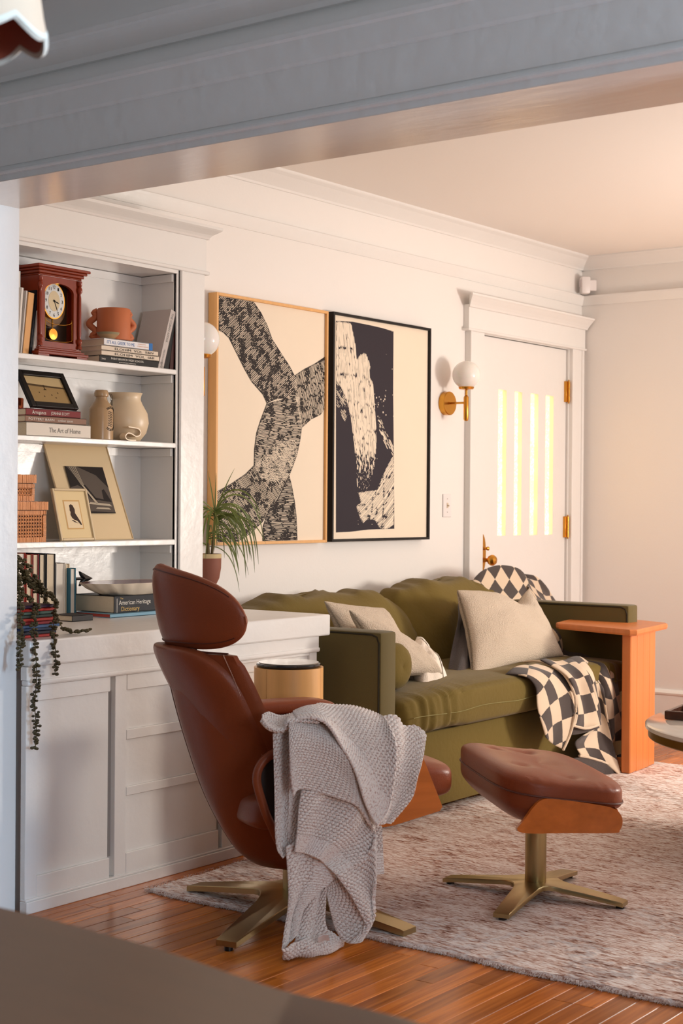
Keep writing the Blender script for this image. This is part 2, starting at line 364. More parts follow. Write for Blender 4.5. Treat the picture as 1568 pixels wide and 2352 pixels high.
# ================================================================ DOOR AND ITS CASING
dr = thing('door_1', 'white front door with four tall narrow amber glass lites', None, (-4.09, 7.13, 0), kind='structure')
LT = [(6.861, 6.944), (7.028, 7.105), (7.196, 7.279), (7.360, 7.447)]; LZ0, LZ1 = 1.007, 1.765
b = B(); X0, X1 = -4.145, -4.098; Y0, Y1 = 6.676, 7.587
b.box(X0, Y0, 0.006, X1, Y1, LZ0); b.box(X0, Y0, LZ1, X1, Y1, 2.028)
ys = [Y0]+[v for q in LT for v in q]+[Y1]
for k in range(0, 10, 2): b.box(X0, ys[k], LZ0, X1, ys[k+1], LZ1)
b.obj('door_slab', PAINT, dr, smooth=False)
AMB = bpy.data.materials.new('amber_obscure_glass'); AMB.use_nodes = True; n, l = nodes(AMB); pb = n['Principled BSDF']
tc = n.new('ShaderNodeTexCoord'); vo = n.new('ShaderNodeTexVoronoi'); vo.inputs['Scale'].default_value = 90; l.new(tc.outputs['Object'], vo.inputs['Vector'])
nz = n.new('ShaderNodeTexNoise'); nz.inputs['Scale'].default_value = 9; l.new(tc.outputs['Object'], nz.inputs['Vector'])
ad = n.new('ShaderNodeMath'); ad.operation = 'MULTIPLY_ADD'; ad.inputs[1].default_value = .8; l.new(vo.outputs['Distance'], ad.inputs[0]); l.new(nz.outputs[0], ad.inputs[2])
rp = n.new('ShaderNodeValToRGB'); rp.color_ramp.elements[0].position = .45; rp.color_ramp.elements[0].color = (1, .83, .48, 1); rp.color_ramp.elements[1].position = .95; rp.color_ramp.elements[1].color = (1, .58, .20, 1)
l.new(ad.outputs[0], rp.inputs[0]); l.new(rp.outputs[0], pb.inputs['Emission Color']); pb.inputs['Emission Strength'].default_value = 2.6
pb.inputs['Base Color'].default_value = rgb(230, 200, 150); pb.inputs['Roughness'].default_value = .15
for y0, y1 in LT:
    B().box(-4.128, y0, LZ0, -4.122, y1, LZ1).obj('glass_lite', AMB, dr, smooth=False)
for z0, z1 in ((1.74, 1.855), (.99, 1.106)):
    b = B(); b.box(-4.1, 7.565, z0, -4.083, 7.606, z1, .001)
    for k in range(3): zz = z0+.002+k*(z1-z0)/3; b.tube([(-4.08, 7.587, zz), (-4.08, 7.587, zz+(z1-z0)/3-.004)], .0075, 10)
    b.tube([(-4.08, 7.587, z0-.008), (-4.08, 7.587, z1+.008)], .004, 8)
    b.obj('hinge', GOLD, dr, label='brass butt hinge')
b = B(); pr_ = [(6.706+.033*math.sin(a)*(1 if True else 0), .92+.098*math.cos(a)) for a in np.linspace(0, 2*PI, 40)[:-1]]
b.prism(pr_, -4.099, -4.092, 'x'); esc = b.obj('handle_plate', GOLD, dr, label='tall oval brass plate')
b = B()
Mx = Matrix.Translation((-4.092, 6.708, .886)) @ Matrix.Rotation(PI/2, 4, 'Y')
b.lathe([(.014, 0), (.012, .01), (.009, .025), (.012, .034), (.022, .04), (.028, .052), (.028, .062), (.02, .074), (0, .079)], n=24, M=Mx); b.obj('door_knob', GOLD, esc)
Mx = Matrix.Translation((-4.092, 6.705, .945)) @ Matrix.Rotation(PI/2, 4, 'Y')
b = B(); b.lathe([(.010, 0), (.008, .012), (.005, .02), (.010, .03), (.010, .036), (0, .042)], n=16, M=Mx); b.obj('thumb_turn', GOLD, esc)
B().box(-4.098, 6.678, 1.93, -4.085, 6.70, 2.0, .003).obj('door_sensor', PLASTIC, dr, smooth=False)
# casing
b = B(); b.box(-4.098, 6.53, 0, -4.062, 6.661, 2.04, .002); b.box(-4.098, 6.522, 0, -4.055, 6.534, 2.04, .002); b.box(-4.16, 6.655, 0, -4.075, 6.672, 2.045)
b.box(-4.098, 7.60, 0, -4.062, 7.705, 2.04, .002); b.box(-4.098, 7.70, 0, -4.055, 7.722, 2.04, .002); b.box(-4.16, 7.591, 0, -4.085, 7.605, 2.045); b.box(-4.16, 6.66, 2.032, -4.085, 7.60, 2.046)
struct('trim_10', b, PAINT)
b = B(); b.box(-4.098, 6.505, 2.043, -4.058, 7.735, 2.165, .001); b.box(-4.098, 6.49, 2.034, -4.048, 7.74, 2.047, .005)
pp = [(0, 2.15), (.012, 2.152), (.016, 2.16), (.028, 2.175), (.05, 2.198), (.056, 2.203), (.056, 2.212), (0, 2.212)]
b.loft([[(-4.098+.04+a*1.0*(1 if a > 0 else 0), 6.505-a, z) for a, z in pp], [(-4.098+.04+a, 7.738, z) for a, z in pp]])
struct('trim_11', b, PAINT)
# ================================================================ BOOKCASE OVER THE BASE CABINET
FX = -3.89   # front plane of the bookcase
bc = thing('built_in_bookcase', 'white built-in bookcase with three shelves above the cabinet counter', 'bookcase', (-3.98, 3.66, .775))
ZB = .775
b = B(); b.box(WX+.004, 2.97, ZB, WX+.014, 4.215, 2.04); b.obj('back_panel', PAINT, bc, smooth=False)
b = B(); b.box(WX+.002, 4.205, ZB, FX-.012, 4.345, 2.2); b.obj('side_panel', PAINT, bc, smooth=False)
b = B(); b.box(WX+.002, 2.955, ZB, FX-.012, 2.98, 2.2); b.obj('side_panel', PAINT, bc, smooth=False)
b = B(); b.box(FX-.016, 4.216, ZB, FX, 4.353, 2.036, .002); b.box(FX-.014, 4.216, ZB, FX+.006, 4.236, 2.036, .004); b.box(FX-.02, 4.205, ZB, FX-.006, 4.218, 2.036); b.obj('casing', PAINT, bc, smooth=False)
b = B(); b.box(FX-.016, 2.955, ZB, FX, 3.06, 2.036, .002); b.obj('casing', PAINT, bc, smooth=False)
b = B(); b.box(WX+.002, 2.955, 2.036, FX+.001, 4.360, 2.17, .001); b.box(FX-.02, 2.955, 2.028, FX+.014, 4.368, 2.042, .005)
b.obj('header_board', PAINT, bc, smooth=False)
pp = [(0, 2.162), (.008, 2.164), (.012, 2.17), (.02, 2.178), (.046, 2.192), (.052, 2.197), (.052, 2.207), (0, 2.207)]
b = B(); b.loft([[(FX+a, 2.955, z) for a, z in pp], [(FX+a, 4.360+a*.7, z) for a, z in pp]]); b.box(WX+.002, 2.955, 2.165, FX, 4.38, 2.207); b.obj('cornice', PAINT, bc, smooth=False)
b = B(); b.box(WX+.014, 2.98, 2.016, FX, 4.205, 2.036); b.obj('ceiling_board', PAINT, bc, smooth=False)
for z1, th in ((1.66, .018), (1.388, .018), (1.031, .02)):
    b = B(); b.box(WX+.013, 2.981, z1-th, FX-.004, 4.204, z1, .0025); b.obj('shelf', PAINT, bc, smooth=False)
b = B()      # cleats and inner trim strips
for z in (1.64, 1.368, 1.009, 2.014):
    b.box(WX+.014, 2.981, z-.028, WX+.024, 4.204, z); b.box(WX+.014, 4.192, z-.028, FX-.02, 4.205, z)
b.obj('shelf_cleats', PAINT, bc, smooth=False)
# ---------------- base cabinet and counter
cb = thing('base_cabinet', 'long white panelled base cabinet with raised stiles under the counter', 'cabinet', (-3.7, 3.63, 0))
CF = -3.300
b = B(); b.box(WX+.002, 2.965, 0, CF-.020, 4.296, .70); b.obj('cabinet_body', PAINT, cb, smooth=False)
b = B()
for y0, y1, z0, z1 in ((2.95, 2.994, .04, .645), (2.994, 3.283, .04, .100), (2.994, 3.283, .60, .645), (3.302, 3.352, .04, .645), (3.352, 3.778, .04, .102), (3.352, 3.778, .598, .645),
                       (3.352, 3.778, .447, .477), (3.352, 3.778, .276, .303), (3.795, 3.84, .04, .645), (3.84, 4.255, .04, .102), (3.84, 4.255, .635, .645), (4.255, 4.297, .04, .645)):
    b.box(CF-.021, y0, z0, CF, y1, z1, .0015)
b.obj('face_frame', PAINT, cb, smooth=False)
b = B()  # door-edge shade painted as darker strips in the grooves
b.box(CF-.021, 3.283, .10, CF-.016, 3.302, .60)
b.box(CF-.021, 3.778, .10, CF-.016, 3.795, .60)
b.obj('door_gap', kind='stuff', material=plain('shadow_gap_paint', rgb(176, 170, 164)), parent=cb, smooth=False)
for y0, y1, z0, z1 in ((2.994, 3.283, .10, .60), (3.352, 3.778, .477, .598), (3.352, 3.778, .303, .447), (3.352, 3.778, .102, .276), (3.84, 4.255, .102, .635)):
    b = B(); b.box(CF-.021, y0, z0, CF-.009, y1, z1, .001); b.obj('panel', PAINT, cb, smooth=False)
b = B(); b.box(CF-.02, 3.85, .60, CF-.004, 4.245, .61, .003); b.box(CF-.02, 4.236, .11, CF-.004, 4.246, .60, .003); b.obj('panel_bead', PAINT, cb, smooth=False)
b = B(); b.box(CF-.02, 2.948, 0, CF+.011, 4.30, .034, .002); b.box(CF-.02, 2.948, .034, CF+.006, 4.30, .041, .002); b.obj('plinth', PAINT, cb, smooth=False)
b = B(); b.box(CF-.02, 2.948, .662, CF+.004, 4.302, .70); b.box(CF-.02, 2.948, .645, CF+.010, 4.305, .662, .006); b.obj('frieze_moulding', PAINT, cb, smooth=False)
cnt = B().box(WX+.002, 2.95, .700, -3.286, 4.357, .775, .006).obj('counter_top', PAINT, smooth=False)
tag(cnt, 'thick white painted counter top running below the bookcase', 'counter')
# ================================================================ WALL THINGS
def painting_frame(name, label, y0, y1, z0, z1, fm, depth=.047, fw=.012):
    t = thing(name, label, 'painting', (WX, (y0+y1)/2, z0))
    x0 = WX+.002; x1 = WX+depth
    for q in ((y0, y0+fw, z0, z1), (y1-fw, y1, z0, z1), (y0+fw, y1-fw, z0, z0+fw), (y0+fw, y1-fw, z1-fw, z1)):
        B().box(x0, q[0], q[2], x1, q[1], q[3], .0008).obj('frame_rail', fm, t, smooth=False)
    B().box(x0, y0+fw, z0+fw, x1-.012, y1-fw, z1-fw).obj('canvas', CREAM, t, smooth=False)
    return t, x1-.012
p1, cx1 = painting_frame('framed_painting', 'tall abstract print of crossing black hatched bands in a pale oak frame', 4.596, 5.331, .998, 2.005, OAKF)
p2, cx2 = painting_frame('framed_painting', 'tall abstract print of a pale brush stroke on dark ground in a black frame', 5.367, 6.143, 1.0, 2.008, BLACK)
def Z1(u, v, X): p = AX(440+u/2.7034, 640+v/2.7034, X); return p
def inside(poly, x, y):
    c = False; n_ = len(poly); j = n_-1
    for i in range(n_):
        if ((poly[i][1] > y) != (poly[j][1] > y)) and (x < (poly[j][0]-poly[i][0])*(y-poly[i][1])/(poly[j][1]-poly[i][1])+poly[i][0]): c = not c
        j = i
    return c
def clampp(p, y0, y1, z0, z1): return Vector((p.x, min(max(p.y, y0), y1), min(max(p.z, z0), z1)))
def catm(pts, n=6, closed=True):
    out = []; m = len(pts)
    for i in range(m if closed else m-1):
        g = (lambda k: pts[k % m]) if closed else (lambda k: pts[min(max(k, 0), m-1)])
        a, b_, c, d = g(i-1), g(i), g(i+1), g(i+2)
        for k in range(n):
            t = k/n; out.append(tuple(.5*((2*b_[q])+(-a[q]+c[q])*t+(2*a[q]-5*b_[q]+4*c[q]-d[q])*t*t+(-a[q]+3*b_[q]-3*c[q]+d[q])*t**3) for q in range(len(b_))))
    if not closed: out.append(tuple(pts[-1]))
    return out
BX1 = (4.609, 5.318, 1.011, 1.992)
bands = [([(150, 95), (270, 110), (385, 130), (430, 210), (470, 290), (500, 375), (560, 470), (610, 545), (648, 620), (660, 690), (600, 740), (520, 750), (465, 775), (440, 720), (370, 640), (325, 560), (290, 490), (250, 410), (230, 370), (195, 335), (150, 315)], -45, 8.2),
         ([(640, 600), (700, 560), (760, 530), (855, 490), (855, 815), (800, 845), (740, 875), (682, 928), (660, 850), (640, 720)], 78, 7.2),
         ([(465, 775), (560, 750), (655, 690), (672, 745), (684, 925), (672, 1010), (655, 1090), (630, 1160), (605, 1225), (560, 1270), (430, 1250), (385, 1165), (387, 1060), (400, 960), (425, 880)], 8, 7.2),
         ([(385, 1160), (330, 1215), (240, 1275), (150, 1325), (150, 1650), (290, 1645), (370, 1580), (440, 1510), (490, 1430), (540, 1340), (605, 1225), (655, 1085), (640, 1000), (560, 1010), (470, 1060)], 58, 7.6),
         ([(605, 1220), (622, 1290), (640, 1390), (650, 1480), (655, 1650), (438, 1650), (440, 1540), (470, 1450), (530, 1370)], 4, 8.5)]
def flat_poly(mb, poly, X, dx, bx):
    from mathutils.geometry import tessellate_polygon
    V = [clampp(Z1(u, v, X), *bx)+Vector((dx, 0, 0)) for u, v in poly]
    mb.add(V, [tuple(t) for t in tessellate_polygon([[Vector((v.y, v.z, 0)) for v in V]])])
b = B()
for k, (poly, ang, sp) in enumerate(bands): flat_poly(b, poly, cx1, .0008+.00015*k, BX1)
b.obj('printed_band', INK, p1, smooth=False)
rh = random.Random(5); b = B()
def hatch(mb, poly, ang, sp, X, dx, bx, wid=(2.2, 3.6), thr=.0, step=5, nsc=.021, keep=None, seed=0., curve=0.):
    a = math.radians(ang); d = (math.cos(a), math.sin(a)); e = (-d[1], d[0])
    us = [q[0]*d[0]+q[1]*d[1] for q in poly]; vs_ = [q[0]*e[0]+q[1]*e[1] for q in poly]
    v = min(vs_)
    while v < max(vs_):
        u = min(us)+rh.uniform(0, step); run = []
        off = rh.uniform(-1, 1)
        while u < max(us)+step:
            vv = v+off+1.2*noise.noise(Vector((u*.02, v*.05, seed)))+curve*math.sin(u*.012)
            x, y = u*d[0]+vv*e[0], u*d[1]+vv*e[1]
            ok = inside(poly, x, y) and .75*noise.noise(Vector((x*nsc*1.3, y*nsc*.8, seed)))+.35*noise.noise(Vector((x*.07, y*.07, seed+3)))+rh.uniform(-.35, .30) < thr+.16
            if keep: ok = ok and keep(x, y)
            if ok: run.append((x, y))
            if (not ok or len(run) > 14) and run:
                if len(run) == 1: run.append((run[0][0]+d[0]*3, run[0][1]+d[1]*3))
                w = rh.uniform(*wid)/2; L = []; R_ = []
                for q, (px_, py_) in enumerate(run):
                    ww = w*(.5 if q in (0, len(run)-1) else 1)
                    L.append((px_+e[0]*ww, py_+e[1]*ww)); R_.append((px_-e[0]*ww, py_-e[1]*ww))
                pts = L+R_[::-1]; V = [clampp(Z1(p[0], p[1], X), *bx)+Vector((dx, 0, 0)) for p in pts]; m = len(run)
                mb.add(V, [(q, q+1, 2*m-2-q, 2*m-1-q) for q in range(m-1)]); run = []
            u += step
        v += sp*rh.uniform(.93, 1.07)
for k, (poly, ang, sp) in enumerate(bands): hatch(b, poly, ang, sp, cx1, .0018+.00012*k, BX1, seed=k*7.1, thr=(.02, .14, .14, .16, .02)[k], curve=6 if k in (2, 4) else 2)
b.obj('hatching', CREAM, p1, smooth=False, kind='stuff')
# second print
BX2 = (5.380, 6.130, 1.013, 1.995)
b = B(); flat_poly(b, [(895, 262), (1000, 268), (1100, 288), (1180, 306), (1252, 328), (1250, 700), (1254, 1100), (1257, 1553), (1100, 1558), (980, 1572), (895, 1576)], cx2, .0008, BX2)
b.obj('printed_ground', NAVY, p2, smooth=False)
S1 = [(895, 262), (985, 268), (1000, 330), (1012, 400), (1020, 500), (1045, 470), (1070, 452), (1090, 480), (1108, 545), (1100, 600), (1122, 640), (1132, 720), (1140, 860), (1145, 1000), (1140, 1120), (1120, 1230), (1100, 1310), (1060, 1320), (1025, 1340), (1020, 1150), (1005, 1000), (985, 860), (960, 760), (925, 680), (895, 640)]
S2 = [(1030, 1325), (1100, 1315), (1150, 1310), (1175, 1240), (1205, 1180), (1240, 1110), (1256, 1085), (1256, 1530), (1200, 1560), (1165, 1550), (1130, 1500), (1085, 1495), (1060, 1520), (1040, 1480), (1018, 1420), (1045, 1390)]
S3 = [(1148, 850), (1165, 850), (1205, 950), (1250, 1040), (1254, 1100), (1225, 1090), (1190, 1010), (1160, 930)]
S4 = [(895, 640), (935, 700), (970, 770), (985, 830), (950, 890), (930, 850), (905, 800), (895, 790)]
b = B()
fade = lambda x, y: rh.random() < (1 if y < 1050 else max(.25, 1-(y-1050)/330))
hatch(b, S1, 86, 4.6, cx2, .0016, BX2, wid=(3.2, 5.4), thr=.42, step=11, nsc=.03, seed=2, keep=fade)
hatch(b, S1, 83, 9, cx2, .0019, BX2, wid=(3, 6), thr=.12, step=11, nsc=.02, seed=12, keep=lambda x, y: y < 1080)
hatch(b, S2, 128, 5.2, cx2, .0016, BX2, wid=(2.8, 5), thr=.34, step=8, nsc=.03, seed=4, curve=8)
hatch(b, S2, 20, 8, cx2, .0019, BX2, wid=(2, 3.6), thr=.05, step=8, nsc=.04, seed=14, curve=10, keep=lambda x, y: x < 1130)
hatch(b, S3, 64, 5, cx2, .0016, BX2, wid=(2.5, 5), thr=.1, step=8, seed=6)
hatch(b, S4, 60, 7, cx2, .0016, BX2, wid=(2, 4.5), thr=-.05, step=8, seed=8)
for k in range(46):
    u, v = rh.choice([(rh.uniform(1130, 1205), rh.uniform(690, 860)), (rh.uniform(1000, 1250), rh.uniform(300, 1560)), (rh.uniform(1030, 1130), rh.uniform(1480, 1530))]) if k < 40 else (rh.uniform(1150, 1200), rh.uniform(730, 800))
    r = rh.uniform(1.2, 4.5) if 690 < v < 860 else rh.uniform(.8, 2.2)
    V = [clampp(Z1(u+r*math.cos(a)*.8, v+r*1.4*math.sin(a), cx2), *BX2)+Vector((.002, 0, 0)) for a in np.linspace(0, 2*PI, 9)[:-1]]; b.add(V, [tuple(range(8))])
b.obj('brush_streaks', CREAM, p2, smooth=False, kind='stuff')
# sconces
def sconce(y, label):
    t = thing('wall_sconce', label, 'wall lamp', (WX, y, 1.60))
    b = B(); My = Matrix.Translation((WX, y, 1.662)) @ Matrix.Rotation(PI/2, 4, 'Y')
    b.lathe([(.058, 0), (.058, .028), (.055, .031), (0, .031)], n=40, M=My); b.tube([(WX, y-.012, 1.662), (WX+.034, y-.012, 1.662)], .006, 10); b.obj('back_plate', GOLD, t)
    b = B(); b.tube([(WX+.03, y, 1.662), (WX+.122, y, 1.662)], .0055, 10); b.obj('arm', GOLD, t)
    b = B(); b.lathe([(0, 1.572), (.008, 1.574), (.0125, 1.582), (.0125, 1.688), (.008, 1.696), (.006, 1.698), (.006, 1.722), (.010, 1.724), (.034, 1.727), (.038, 1.735), (.036, 1.742), (0, 1.742)], (WX+.122, y, 0), 24); b.obj('stem', GOLD, t)
    b = B(); b.ball((WX+.122, y, 1.797), .0685, 40); b.obj('globe_shade', OPAL, t, label='opal white glass globe')
sconce(6.340, 'brass wall sconce with opal globe between the black-framed print and the door')
sconce(4.425, 'brass wall sconce with opal globe half hidden behind the bookcase edge')
sw = thing('light_switch', 'white toggle light switch plate on the wall left of the door', 'light switch', (WX, 6.36, 1.105))
B().box(WX, 6.323, 1.105, WX+.006, 6.397, 1.219, .003).obj('switch_plate', PLASTIC, sw, smooth=False)
b = B(); b.box(WX+.004, 6.354, 1.150, WX+.008, 6.366, 1.176); b.box(WX+.006, 6.356, 1.158, WX+.018, 6.364, 1.166, .002); b.obj('toggle', plain('toggle_cream', rgb(214, 196, 172)), sw, smooth=False)
b = B(); b.lathe([(.003, 0), (0, .001)], n=8, M=Matrix.Translation((WX+.006, 6.36, 1.195)) @ Matrix.Rotation(PI/2, 4, 'Y')); b.lathe([(.003, 0), (0, .001)], n=8, M=Matrix.Translation((WX+.006, 6.36, 1.13)) @ Matrix.Rotation(PI/2, 4, 'Y')); b.obj('screws', kind='stuff', material=plain('screw_grey', rgb(150, 140, 130)), parent=sw)
ms = thing('motion_sensor', 'small white motion sensor in the top corner on the picture rail', 'sensor', (-4.03, 7.68, 2.345))
M = Matrix.Translation((-4.035, 7.69, 2.395)) @ Matrix.Rotation(math.radians(-45), 4, 'Z')
B().box(-.03, -.03, -.047, .03, .02, .047, .008, M=M).obj('housing', PLASTIC, ms)
B().box(-.02, -.033, -.012, .02, -.028, .03, .001, M=M).obj('lens_window', plain('sensor_lens', rgb(214, 204, 204)), ms, smooth=False)
B().box(-.016, .018, -.03, .016, .058, .03, .003, M=M).obj('bracket', PLASTIC, ms)
# ================================================================ BOOKS AND SHELF OBJECTS
def book(label, M, th, ht, dp, cover, pages=None, spine='+x', group=None, title=(), name='book', ct=.0018):
    """standing book in its own frame: depth x (spine at the named end), thickness y, height z"""
    t = thing(name, label, 'book', M.translation, group); w = WLOC[t.name]
    b = B(); s_ = 1 if spine == '+x' else -1
    b.box(-dp/2, 0, 0, dp/2, ct, ht, M=M); b.box(-dp/2, th-ct, 0, dp/2, th, ht, M=M)
    xs = dp/2 if s_ > 0 else -dp/2
    b.box(xs, ct*.2, 0, xs-s_*ct*1.3, th-ct*.2, ht, M=M); b.obj('cover', cover, t, smooth=False)
    b = B(); b.box(-s_*(dp/2-.004), ct, .003, xs-s_*ct*1.2, th-ct, ht-.003, M=M); b.obj('page_block', pages or PAGES, t, smooth=False)
    for (txt, off, hh, ww, m, *r) in title:      # words running along the spine, off = distance from the foot
        zc = th/2-hh/2
        R3 = M.to_3x3()
        if spine == '+x':
            # reads towards the top (+z local) when the book lies; letters' up = -y or +y
            flip = r[0] if r else 1
            dy = r[1] if len(r) > 1 else 0
            if flip > 0: o3 = M @ Vector((dp/2, th/2-flip*hh/2+dy, off)); lettering(txt, o3, R3 @ Vector((0, 0, 1)), R3 @ Vector((0, 1, 0)), hh, t, m, ww, depth=.0008)
            else: o3 = M @ Vector((dp/2, th/2+hh/2*-1+dy, off)); lettering(txt, o3, R3 @ Vector((0, 0, -1)), R3 @ Vector((0, 1, 0)), hh, t, m, ww, depth=.0008)
    return t
def flatM(x, y, z): return Matrix(((1, 0, 0, x), (0, 0, 1, y), (0, 1, 0, z), (0, 0, 0, 1)))   # thickness up, height along +y: lies flat, spine to +x
def standM(x, y, z, tilt=0.): return Matrix.Translation((x, y, z)) @ Matrix.Rotation(tilt, 4, 'X')
def yy(px_, py_, X): return AX(px_, py_, X).y
def zz(px_, py_, X): return AX(px_, py_, X).z
C = lambda r, g, b_: plain('cover_%d_%d_%d' % (r, g, b_), rgb(r, g, b_), .5)
# shelf 1 (z 1.66): leaning books left of the clock
Z = 1.6603
XB = -3.925
for k, (xt, xb0, xb1, yt, cov, lab) in enumerate(((52, 38, 45, 658, C(224, 216, 206), 'white book, leftmost of the row leaning against the clock'),
      (62, 46, 51, 665, C(206, 196, 188), 'thin pale grey book, second of the row leaning against the clock'),
      (73, 51, 66, 669, C(226, 170, 110), 'thick apricot book leaning in the row left of the clock'),
      (86, 67, 72.5, 664, C(26, 24, 30), 'black book leaning in the row left of the clock'),
      (95, 74, 83, 667, C(232, 222, 212), 'white book nearest the clock in the leaning row'))):
    y0 = yy(xb0, 812, XB); y1 = yy(xb1, 812, XB); zt = zz(xt, yt, XB); h_ = zt-Z
    tl = -math.atan2(yy(xt-(xb1-xb0)/2, yt, XB)-y0, h_)
    th = (y1-y0)*math.cos(tl)*.97
    book(lab, standM(XB-.07, y0, Z+.0005+0*th, tl), th, h_/math.cos(tl)-.004, .14, cov)
t = book('tall white book with black lettering standing at the far left of the top shelf', standM(-4.0, yy(36, 700, -3.93)-.03, Z), .055, zz(45, 622, -3.93)-Z, .13, C(228, 222, 214))
# mantel clock
CXF = -3.915
cy0, cy1 = yy(90, 700, CXF), yy(184, 700, CXF); cw = cy1-cy0; cyc = (cy0+cy1)/2; cd_ = .115
ck = thing('mantel_clock', 'mahogany pendulum mantel clock with a white oval dial on the top shelf', 'clock', (CXF-cd_/2, cyc, Z))
zt = zz(140, 622, CXF)
b = B(); b.box(CXF-cd_, cy0, Z+.03, CXF-.05, cy1, zt-.02); b.box(CXF-.05, cy0, Z+.03, CXF-.004, cy0+.012, zt-.02); b.box(CXF-.05, cy1-.012, Z+.03, CXF-.004, cy1, zt-.02)
# front board with arched opening
n_ = 20; top = zt-.02; ya, yb = cy0+.028, cy1-.028; hw = (yb-ya)/2; z_sp = top-.055
outer = [(cy0+.010, Z+.03), (cy1-.010, Z+.03), (cy1-.010, top), (cy0+.010, top)]
arc = [(cyc+hw*math.cos(a), z_sp+.030*math.sin(a)) for a in np.linspace(0, PI, n_)]
b.box(CXF-.014, cy0+.010, Z+.03, CXF-.002, ya, top); b.box(CXF-.014, yb, Z+.03, CXF-.002, cy1-.010, top); b.box(CXF-.014, ya, Z+.03, CXF-.002, yb, Z+.052)
for i in range(n_-1): b.prism([arc[i+1], arc[i], (arc[i][0], top), (arc[i+1][0], top)], CXF-.014, CXF-.002, 'x')
case = b.obj('case', MAHOG, ck, smooth=False)
def mould(mb, z, pts):      # stepped moulding round three sides
    for (z0, z1, e) in pts: mb.box(CXF-cd_-e*.3, cy0-e, z+z0, CXF+e, cy1+e, z+z1, .002)
b = B(); mould(b, zt, [(-.024, -.018, .004), (-.018, -.008, .010), (-.008, 0, .018), (0, .010, .026)]); b.obj('cornice', MAHOG, ck, smooth=False)
b = B(); mould(b, Z, [(.024, .032, .004), (.016, .024, .012), (.006, .016, .022)]); b.box(CXF-cd_, cy0-.018, 0+Z, CXF+.018, cy0+.03, Z+.008); b.box(CXF-cd_, cy1-.03, Z, CXF+.018, cy1+.018, Z+.008); b.obj('base', MAHOG, ck, smooth=False)
for yc in (cy0+.004, cy1-.004):
    b = B(); prof = [(.006, Z+.034), (.008, Z+.036), (.008, Z+.044), (.005, Z+.048), (.009, Z+.058), (.009, Z+.066), (.004, Z+.072), (.006, Z+.085), (.0055, zt-.085), (.004, zt-.072), (.009, zt-.064), (.009, zt-.054), (.005, zt-.046), (.008, zt-.042), (.008, zt-.028), (.006, zt-.026)]
    b.lathe(prof, (CXF+.002, yc, 0), 14); b.obj('turned_column', MAHOG, ck)
B().box(CXF-.046, ya-.004, Z+.04, CXF-.042, yb+.004, top).obj('inner_back', plain('dark_clock_back', rgb(58, 40, 28), .5), ck, smooth=False)
def oval(mb, cy, cz, ry, rz, x0, x1, n=40, inner=None):
    mb.prism([(cy+ry*math.cos(a), cz+rz*math.sin(a)) for a in np.linspace(0, 2*PI, n+1)[:-1]], x0, x1, 'x')
dz = zz(128, 691, CXF-.01); dyc = yy(128.6, 691, CXF-.01); ry = (yy(154, 691, CXF-.01)-yy(104, 691, CXF-.01))/2; rz = (zz(128, 650, CXF-.01)-zz(128, 733, CXF-.01))/2
b = B(); oval(b, dyc, dz-.016, ry*1.28, rz*1.16, CXF-.040, CXF-.032); b.obj('dial_mount', plain('bronze_mount', rgb(120, 88, 56), .35, ), ck, smooth=False)
b = B(); oval(b, dyc, dz, ry, rz, CXF-.032, CXF-.020); dial = b.obj('dial_bezel', GOLD, ck, smooth=False)
b = B(); oval(b, dyc, dz, ry*.92, rz*.94, CXF-.0205, CXF-.0195); b.obj('dial_face', plain('dial_white', rgb(216, 218, 216), .4), dial, smooth=False)
b = B(); oval(b, dyc, dz, ry*.52, rz*.56, CXF-.0195, CXF-.0188); b.obj('dial_centre', plain('dial_gold', rgb(214, 196, 160), .3), dial, smooth=False)
for hnum in range(1, 13):
    a = PI/2-hnum*PI/6; s_ = str(hnum); hh = .0115; ww = .0045*len(s_)+.002
    lettering(s_, (CXF-.0192, dyc+ry*.74*math.cos(a)-ww/2, dz+rz*.77*math.sin(a)-hh/2), YP, ZP, hh, dial, INKB, ww, name='numeral')
b = B()
for ang, L, w_ in ((-18, .024, .0022), (-66, .040, .0016)):
    a = math.radians(ang); d = Vector((0, math.cos(a), math.sin(a))); e = Vector((0, -d.z, d.y)); o0 = Vector((CXF-.0178, dyc, dz))
    b.add([o0-d*.006+e*w_/2, o0-d*.006-e*w_/2, o0+d*L*.7-e*w_, o0+d*L, o0+d*L*.7+e*w_], [(0, 1, 2, 3, 4)])
b.lathe([(.004, 0), (.003, .002), (0, .003)], n=12, M=Matrix.Translation((CXF-.018, dyc, dz)) @ Matrix.Rotation(PI/2, 4, 'Y')); b.obj('hands', INKB, dial, smooth=False)
pz_ = zz(123, 767, CXF-.02); pyc = yy(123, 767, CXF-.025)
pe = B(); pe.tube([(CXF-.03, pyc, pz_), (CXF-.03, pyc, pz_+.06)], .0018, 6); pe.lathe([(.021, -.002), (.019, .002), (0, .003)], n=28, M=Matrix.Translation((CXF-.028, pyc, pz_)) @ Matrix.Rotation(PI/2, 4, 'Y')); pe.obj('pendulum', GOLD, ck)
b = B(); zl = Z+.058; g = [(CXF-.005, ya+.006, zl+.075), (CXF-.005, ya+.004, zl+.006)]+[(CXF-.005, cyc+(hw-.005)*-math.cos(a), zl+.006-.010*math.sin(a)) for a in np.linspace(0, PI, 14)]+[(CXF-.005, yb-.006, zl+.075)]+[(CXF-.005, cyc+(hw-.006)*math.cos(a), zl+.070-.016*math.sin(a)) for a in np.linspace(0, PI, 14)]
b.tube(g, .0012, 5, closed=True); b.obj('gilt_line', GOLD, ck)
